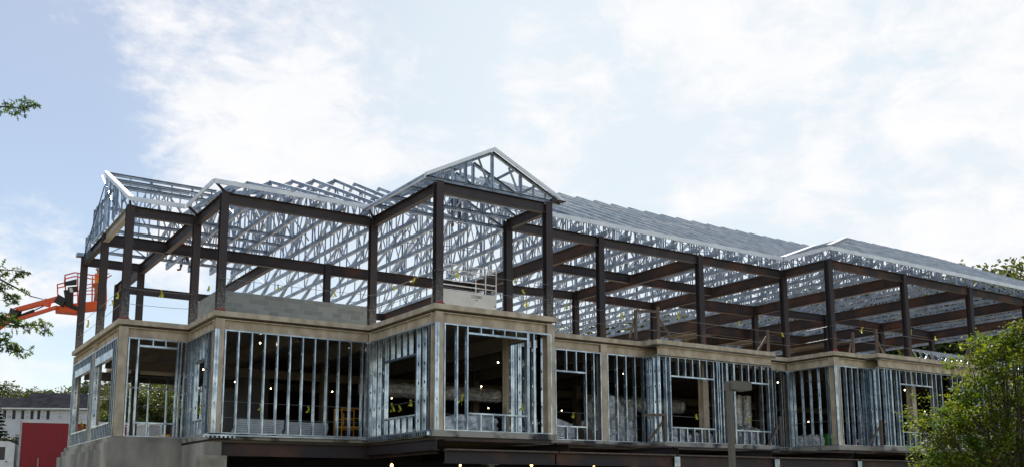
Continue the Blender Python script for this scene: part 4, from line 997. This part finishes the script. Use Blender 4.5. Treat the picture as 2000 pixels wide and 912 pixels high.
# ------------------------------------------------------------ house
def house():
    H = 110.; a = at(42, 795, H); b_ = at(300, 800, H+2); ax = Vector((b_.x-a.x, b_.y-a.y, 0)).normalized(); ay = Vector((-ax.y, ax.x, 0))
    if ay.dot(fw) < 0: ay = -ay
    zg = ground_z(a.x, a.y); ze = at(42, 797, H).z; zr = at(42, 768, H+3.5).z; zr2 = at(20, 777, H+3.5).z
    root = empty('white_house', (a.x, a.y, zg), 'long white sided house with grey shingle roof behind the red truck', 'house')
    o0 = Vector((a.x, a.y, 0)); P_ = lambda s, n, z: o0+ax*s+ay*n+Vector((0, 0, z))
    def body(s0, s1, ze_, zr_, n0):
        w = MB().slab(P_(s0, 0, 0), P_(s1, 0, 0), ay, n0, n0+8, Vector((0, 0, 1)), zg, ze_); 
        for s in (s0, s1):
            b0 = len(w.v); w.v += [tuple(P_(s, n0, ze_)), tuple(P_(s, n0+8, ze_)), tuple(P_(s, n0+4, zr_-.1))]; w.f.append((b0, b0+1, b0+2))
        w.build('wall', SIDING, root)
        r = MB()
        for sg in (0, 1):
            e0, e1 = (n0-.5, n0+4) if sg == 0 else (n0+8.5, n0+4)
            r.hexa([P_(s0-.3, e0, ze_-.1), P_(s1+.3, e0, ze_-.1), P_(s1+.3, e1, zr_-.02), P_(s0-.3, e1, zr_-.02), P_(s0-.3, e0, ze_+.06), P_(s1+.3, e0, ze_+.06), P_(s1+.3, e1, zr_+.12), P_(s0-.3, e1, zr_+.12)])
        r = r.build('roof', SHINGLE, root)
        MB().slab(P_(s0-.3, n0-.56, 0), P_(s1+.3, n0-.56, 0), ay, -.05, .05, Vector((0, 0, 1)), ze_-.12, ze_+.04).build('gutter', WHITEP, root)
    body(0, 18, ze, zr, 0); body(-14, -.02, ze+.05, zr2, .6)
    def window(s, n, z, w, h, sh=True):
        f = MB().slab(P_(s, n, 0), P_(s+w, n, 0), ay, -.06, -.003, Vector((0, 0, 1)), z, z+h).build('window', WHITEP, root)
        MB().slab(P_(s+.08, n-.07, 0), P_(s+w-.08, n-.07, 0), ay, -.01, .005, Vector((0, 0, 1)), z+.08, z+h/2-.04).build('pane', GLASS, f)
        MB().slab(P_(s+.08, n-.07, 0), P_(s+w-.08, n-.07, 0), ay, -.01, .005, Vector((0, 0, 1)), z+h/2+.04, z+h-.08).build('pane', GLASS, f)
        if sh:
            for q_ in (s-.36, s+w+.05): MB().slab(P_(q_, n, 0), P_(q_+.31, n, 0), ay, -.05, -.003, Vector((0, 0, 1)), z, z+h).build('shutter', SHUT, root)
    zw = ze-1.22
    px = lambda u: (at(u, 800, H).x-a.x)/ax.x
    for u, sh in ((49, True), (81, True), (114, False), (155, False), (195, True)): window(px(u), 0, zw, .60, 1.0, sh)
    window(px(9), .6, zw+.05, .60, 1.0, True)
house()

# ------------------------------------------------------------ trees
def leaf_cloud(m, c, r, n, ls, rg, flat=.85, folded=False):
    c = Vector(c)
    for _ in range(n):
        while True:
            d = Vector((rg.uniform(-1, 1), rg.uniform(-1, 1), rg.uniform(-1, 1)))
            if .15 < d.length < 1: break
        d = d*(.55+.45*rg.random())
        p = c+Vector((d.x*r, d.y*r, d.z*r*flat)); s = ls*rg.uniform(.6, 1.3)
        a = Vector((rg.gauss(0, 1), rg.gauss(0, 1), rg.gauss(0, .6))).normalized(); b_ = a.cross(Vector((rg.gauss(0, 1), rg.gauss(0, 1), rg.gauss(0, 1)))).normalized()
        k = len(m.v); m.v += [tuple(p-a*s), tuple(p+b_*s*.45), tuple(p+a*s), tuple(p-b_*s*.45)]; m.f.append((k, k+1, k+2, k+3))
def tree_mesh(h, r, seed, nclump, nleaf, ls, conifer=False, trunk_frac=.25):
    rg = random.Random(seed); tr = MB(); cr = MB(); base = trunk_frac*h
    if conifer:
        tr.cyl((0, 0, 0), (0, 0, h*.95), h*.02, .02, 7)
        for i in range(nclump):
            t_ = i/nclump; z = h*(.1+.88*t_); rr_ = r*(1-t_)**.8
            for k in range(6):
                a = rg.uniform(0, 6.28); leaf_cloud(cr, (math.cos(a)*rr_*.6, math.sin(a)*rr_*.6, z), max(rr_*.5, .2), nleaf//6, ls, rg, .35)
        return tr, cr
    tr.cyl((0, 0, 0), (0, 0, h*.45), h*.022, h*.016, 8)
    for i in range(nclump):
        th = rg.uniform(0, 6.28); ph = math.acos(rg.uniform(-.75, 1)); q_ = .55+.45*rg.random()
        c = Vector((math.sin(ph)*math.cos(th)*r*q_*.8, math.sin(ph)*math.sin(th)*r*q_*.8, base+(h-base)*.5+math.cos(ph)*(h-base)*.46*q_))
        cr_ = r*rg.uniform(.20, .38); leaf_cloud(cr, c, cr_, nleaf, ls, rg, .75)
        if i % 2 == 0:
            s0_ = Vector((0, 0, rg.uniform(.2, .45)*h)); md = s0_.lerp(c, .5)+Vector((0, 0, -.04*h)); tr.cyl(s0_, md, h*.010, h*.006, 5); tr.cyl(md, c, h*.006, h*.002, 5)
    return tr, cr
variants = [tree_mesh(11, 4.2, 1, 90, 230, .155), tree_mesh(11, 3.6, 2, 80, 230, .15), tree_mesh(11, 4.8, 3, 100, 230, .155), tree_mesh(11, 2.2, 4, 22, 400, .16, True)]
cache = {}
def place_tree(kind, x, y, h, lf, label, z=None, group='trees in the background', name='broadleaf_tree', cat='tree', rz=0, wide=1):
    key = (kind, lf.name)
    if key not in cache:
        tr, cr = variants[kind]; mt = bpy.data.meshes.new('trunk'); mt.from_pydata(tr.v, [], tr.f); mt.materials.append(BARK)
        mc = bpy.data.meshes.new('crown'); mc.from_pydata(cr.v, [], cr.f); mc.materials.append(lf); cache[key] = (mt, mc)
    root = empty(name, (x, y, ground_z(x, y) if z is None else z), label, cat, group)
    root.rotation_euler = (0, 0, rz); s = h/11; root.scale = (s*wide, s*wide, s)
    for nm, me in zip(('trunk', 'crown'), cache[key]): o = bpy.data.objects.new(nm, me); COL.objects.link(o); o.parent = root
def tree_px(kind, u, vtop, dist, lf, label, wide=1, **kw):
    p = at(u, vtop, dist); place_tree(kind, p.x, p.y, p.z-ground_z(p.x, p.y), lf, label, rz=u*.7, wide=wide, **kw)
bgt = [(0, 10, 746, 132, LEAF3, 'dark rounded tree above the left end of the house roof', 1.2), (2, 45, 756, 125, LEAF3, 'dark tree peeping above the house ridge, left of the others', 1.2), (3, 62, 752, 130, LEAF5, 'pointed conifer tip above the house ridge', 1),
 (1, 100, 757, 128, LEAF3, 'tree behind the house ridge between the conifer tip and the pale tree', 1.3), (2, 125, 756, 126, LEAF4, 'pale green tree behind the house ridge', 1.2), (0, 165, 752, 124, LEAF3, 'dense tree behind the house ridge beside the left building corner', 1.3),
 (1, 205, 732, 128, LEAF3, 'dark tall tree seen through the left end opening', 1.1), (0, 240, 742, 126, LEAF3, 'dark tree seen through the stud opening beside the corner column', 1.2), (2, 275, 742, 88, LEAF4, 'yellow green tree seen through the left corner bay, left side', 1.1),
 (0, 305, 735, 92, LEAF4, 'leafy tree seen in the middle of the left corner bay', 1.1), (1, 335, 740, 95, LEAF3, 'dark tree seen at the right side of the left corner bay', 1.2), (2, 365, 738, 93, LEAF3, 'dark tree partly behind the inner corner studs', 1.2),
 (3, -6, 786, 76, LEAF5, 'dark conifer at the far left in front of the house', 1.7),
 (2, 850, 640, 95, LEAF3, 'tree hidden mostly behind the white lift', 1.3), (0, 1085, 632, 100, LEAF3, 'tree showing small green patches right of the gable bay', 1.2), (1, 1310, 600, 95, LEAF3, 'tree behind the middle trusses', 1.2), (0, 1420, 585, 92, LEAF4, 'tree glimpsed through the middle roof trusses', 1.2),
 (2, 1560, 570, 90, LEAF3, 'tree glimpsed through trusses by the rusty corner column', 1.2), (1, 1690, 560, 88, LEAF3, 'tree glimpsed behind trusses right of the rusty corner', 1.2), (0, 1810, 545, 85, LEAF3, 'tree behind the right hand trusses', 1.2),
 (2, 1900, 515, 80, LEAF4, 'tall tree rising behind the right hand roof, left of the last one', .95), (0, 1975, 508, 78, LEAF4, 'tallest tree rising behind the roof at the right edge', .95), (1, 2060, 520, 78, LEAF4, 'tall tree cut by the right edge behind the roof', 1.1),
 (1, 1180, 625, 105, LEAF3, 'tree low behind the pair of columns in the middle', 1.2), (2, 960, 640, 100, LEAF3, 'tree behind the right end of the white lift', 1.3)]
for (k, u, v, d, lf, lb, wd) in bgt: tree_px(k, u, v, d, lf, lb, wd, name='conifer_tree' if k == 3 else 'broadleaf_tree')

for (u, v, d, lb) in ((-8, 836, 74, 'dark clipped hedge at the left edge below the house'), (20, 842, 74, 'dark hedge between the conifer and the truck cab'), (40, 834, 76, 'dark hedge just behind the front corner of the red truck')):
    p = at(u, v, d); m = MB(); rg = random.Random(u); zg = ground_z(p.x, p.y); h = p.z-zg
    for k in range(16): leaf_cloud(m, p+Vector((rg.uniform(-1, 1), rg.uniform(-.5, .5), -h*rg.uniform(.15, .9))), .5, 130, .09, rg)
    root = empty('hedge', (p.x, p.y, zg), lb, 'hedge'); m.build('foliage', LEAF5, root)
    MB().cyl((p.x, p.y, zg), (p.x, p.y, zg+h*.6), .06, .03).build('stem', BARK, root)
# near right tree
def lobed(m, p, a, n, s, pts):
    b_ = n.cross(a).normalized(); k = len(m.v)
    m.v += [tuple(p+a*(x*s)+b_*(y*s)+n*(abs(y)*s*.18)) for x, y in pts]; m.f.append(tuple(range(k, k+len(pts))))
LEAFP = [(0, 0), (.30, .27), (.62, .24), (1, 0), (.62, -.24), (.30, -.27)]
OAKP = [(0, 0), (.18, .05), (.22, .28), (.32, .07), (.45, .08), (.58, .40), (.62, .10), (.75, .08), (.88, .25), (.86, .06), (1.05, 0), (.86, -.06), (.88, -.25), (.75, -.08), (.62, -.10), (.58, -.40), (.45, -.08), (.32, -.07), (.22, -.28), (.18, -.05)]
def near_tree():
    rg = random.Random(21); D_ = 19.; P_ = lambda u, v, d=0: at(u, v, D_+d)
    b0 = P_(1975, 900); base = Vector((b0.x, b0.y, -7.6))
    root = empty('leafy_tree', base, 'bright green leafy tree in the right foreground in front of the building', 'tree')
    tr = MB(); cr = MB()
    fork = base+Vector((0, 0, 1.0)); tr.cyl(base, fork, .11, .085, 9)
    # crown outline in metres seen from the front: u, v, radius px
    cl = [(1965, 700, 62), (1985, 665, 34), (2005, 642, 30), (1910, 690, 24), (1930, 735, 52), (1895, 765, 34), (1870, 800, 40), (1830, 800, 24), (1800, 815, 18), (1850, 850, 48), (1900, 830, 62), (1960, 800, 75), (1990, 760, 60), (1880, 890, 60), (1940, 880, 80),
          (2000, 860, 80), (1830, 880, 20), (1850, 915, 42), (1920, 930, 70), (1992, 930, 80), (2040, 700, 70), (2060, 800, 90), (2060, 900, 100), (1865, 700, 10), (1780, 795, 12), (1762, 800, 7), (1790, 775, 8), (1900, 720, 24), (1955, 670, 26), (1830, 840, 16), (1990, 700, 50)]
    for (u, v, r) in cl:
        R_ = r*.86*D_/FPX; nsub = max(1, int((r/13)**2))
        for k in range(nsub):
            dd = Vector((rg.gauss(0, .5), rg.gauss(0, .5), rg.gauss(0, .5)))*R_; dd.x = max(-R_, min(R_, dd.x)); dd.z = max(-R_, min(R_, dd.z))
            c = P_(u, v)+dd+Vector((0, rg.uniform(-.5, .9)*min(1, R_*2), 0))
            twig_end = c; s0_ = fork.lerp(P_(u, v+r*.6), .75)
            if k % 3 == 0: tr.cyl(s0_, c, .012, .003, 4, False)
            for j in range(rg.choice((35, 70, 110)) if r > 14 else 26):
                p = c+Vector((rg.gauss(0, 1), rg.gauss(0, 1), rg.gauss(0, .7)))*rg.choice((.08, .11))*(1 if r > 14 else .7)
                a = Vector((rg.gauss(0, 1), rg.gauss(0, 1), rg.gauss(-.25, .5))).normalized(); n_ = a.cross(Vector((rg.gauss(0, .5), rg.gauss(0, .5), 1))).normalized(); n_ = a.cross(n_).normalized()
                lobed(cr, p, a, n_, rg.uniform(.036, .095), LEAFP)
        if r > 20:
            e_ = P_(u, v); md = fork.lerp(e_, .55)+Vector((rg.uniform(-.1, .1), rg.uniform(-.1, .1), -.1)); tr.cyl(fork, md, .04, .024, 6); tr.cyl(md, e_, .024, .008, 5)
    tr.build('trunk', BARK, root); cr.build('crown', LEAF1, root)
near_tree()
def oak():
    rg = random.Random(5); D_ = 13.; P_ = lambda u, v, d=0: at(u, v, D_+d)
    b0 = P_(-420, 900, .5); base = Vector((b0.x, b0.y, -7.6))
    root = empty('oak_tree', base, 'oak tree reaching in from the left edge with thin branches and lobed leaves', 'tree')
    tr = MB(); cr = MB(); top = Vector((base.x, base.y, P_(-420, 60).z)); tr.cyl(base, top, .17, .09, 10)
    def limb(pts, r0, r1):
        n = len(pts)-1
        for i in range(n): tr.cyl(pts[i], pts[i+1], r0+(r1-r0)*i/n, r0+(r1-r0)*(i+1)/n, 5, False)
    tz = lambda v: Vector((base.x, base.y, P_(-420, v).z))
    twigs = [([tz(330), P_(-200, 250), P_(-40, 218), P_(10, 208), P_(45, 212), P_(68, 205)], .02, .003, 24),
             ([tz(560), P_(-200, 470), P_(-40, 530), P_(0, 545), P_(40, 566), P_(60, 578), P_(85, 584)], .022, .005, 3),
             ([tz(560), P_(-200, 500), P_(-60, 520), P_(-10, 525), P_(30, 528), P_(60, 532)], .018, .003, 26),
             ([tz(620), P_(-200, 540), P_(-60, 556), P_(-10, 560), P_(20, 575), P_(28, 592)], .015, .003, 24),
             ([tz(760), P_(-200, 640), P_(-60, 628), P_(0, 632), P_(40, 636), P_(70, 634), P_(92, 640)], .022, .003, 32),
             ([tz(760), P_(-200, 660), P_(-60, 650), P_(0, 660), P_(25, 672), P_(40, 682)], .018, .003, 36),
             ([tz(700), P_(-200, 640), P_(-60, 618), P_(0, 612), P_(15, 622)], .016, .003, 20)]
    for pts, r0, r1, nl in twigs:
        limb(pts, r0, r1); tail = pts[2:]
        for k in range(nl):
            t_ = rg.uniform(.15, 1)*(len(tail)-1); i = min(int(t_), len(tail)-2); p = tail[i].lerp(tail[i+1], t_-i)
            q_ = p+Vector((rg.gauss(0, .05), rg.gauss(0, .05), rg.gauss(-.01, .05)))
            tr.cyl(p, q_, .004, .002, 4, False)
            for j in range(4):
                a = Vector((rg.gauss(.2, 1), rg.gauss(0, 1), rg.gauss(-.35, .7))).normalized(); n_ = a.cross(Vector((rg.gauss(0, 1), rg.gauss(0, 1), rg.gauss(0, 1)))).normalized()
                lobed(cr, q_, a, n_, rg.uniform(.075, .12), OAKP)
    # the rest of the crown, off to the left around the trunk
    for k in range(150):
        t_ = Vector((base.x, base.y, 0)); a = rg.uniform(0, 6.28); rr_ = rg.uniform(.2, 1.9); z = rg.uniform(P_(-420, 720).z, P_(-420, -60).z)
        q_ = t_+Vector((math.cos(a)*rr_, math.sin(a)*rr_, z+rr_*.25))
        if (q_-CAM).dot(rt)/(q_-CAM).dot(fw)*FPX+1000 > -150: continue
        tr.cyl(Vector((t_.x, t_.y, z-.3)), q_, .02, .005, 4, False)
        for j in range(60):
            p = q_+Vector((rg.gauss(0, .22), rg.gauss(0, .22), rg.gauss(0, .18))); a_ = Vector((rg.gauss(0, 1), rg.gauss(0, 1), rg.gauss(-.3, .7))).normalized()
            n_ = a_.cross(Vector((rg.gauss(0, 1), rg.gauss(0, 1), rg.gauss(0, 1)))).normalized(); lobed(cr, p, a_, n_, rg.uniform(.075, .12), OAKP)
    tr.build('branches', BARK, root); cr.build('foliage', LEAF2, root)
oak()
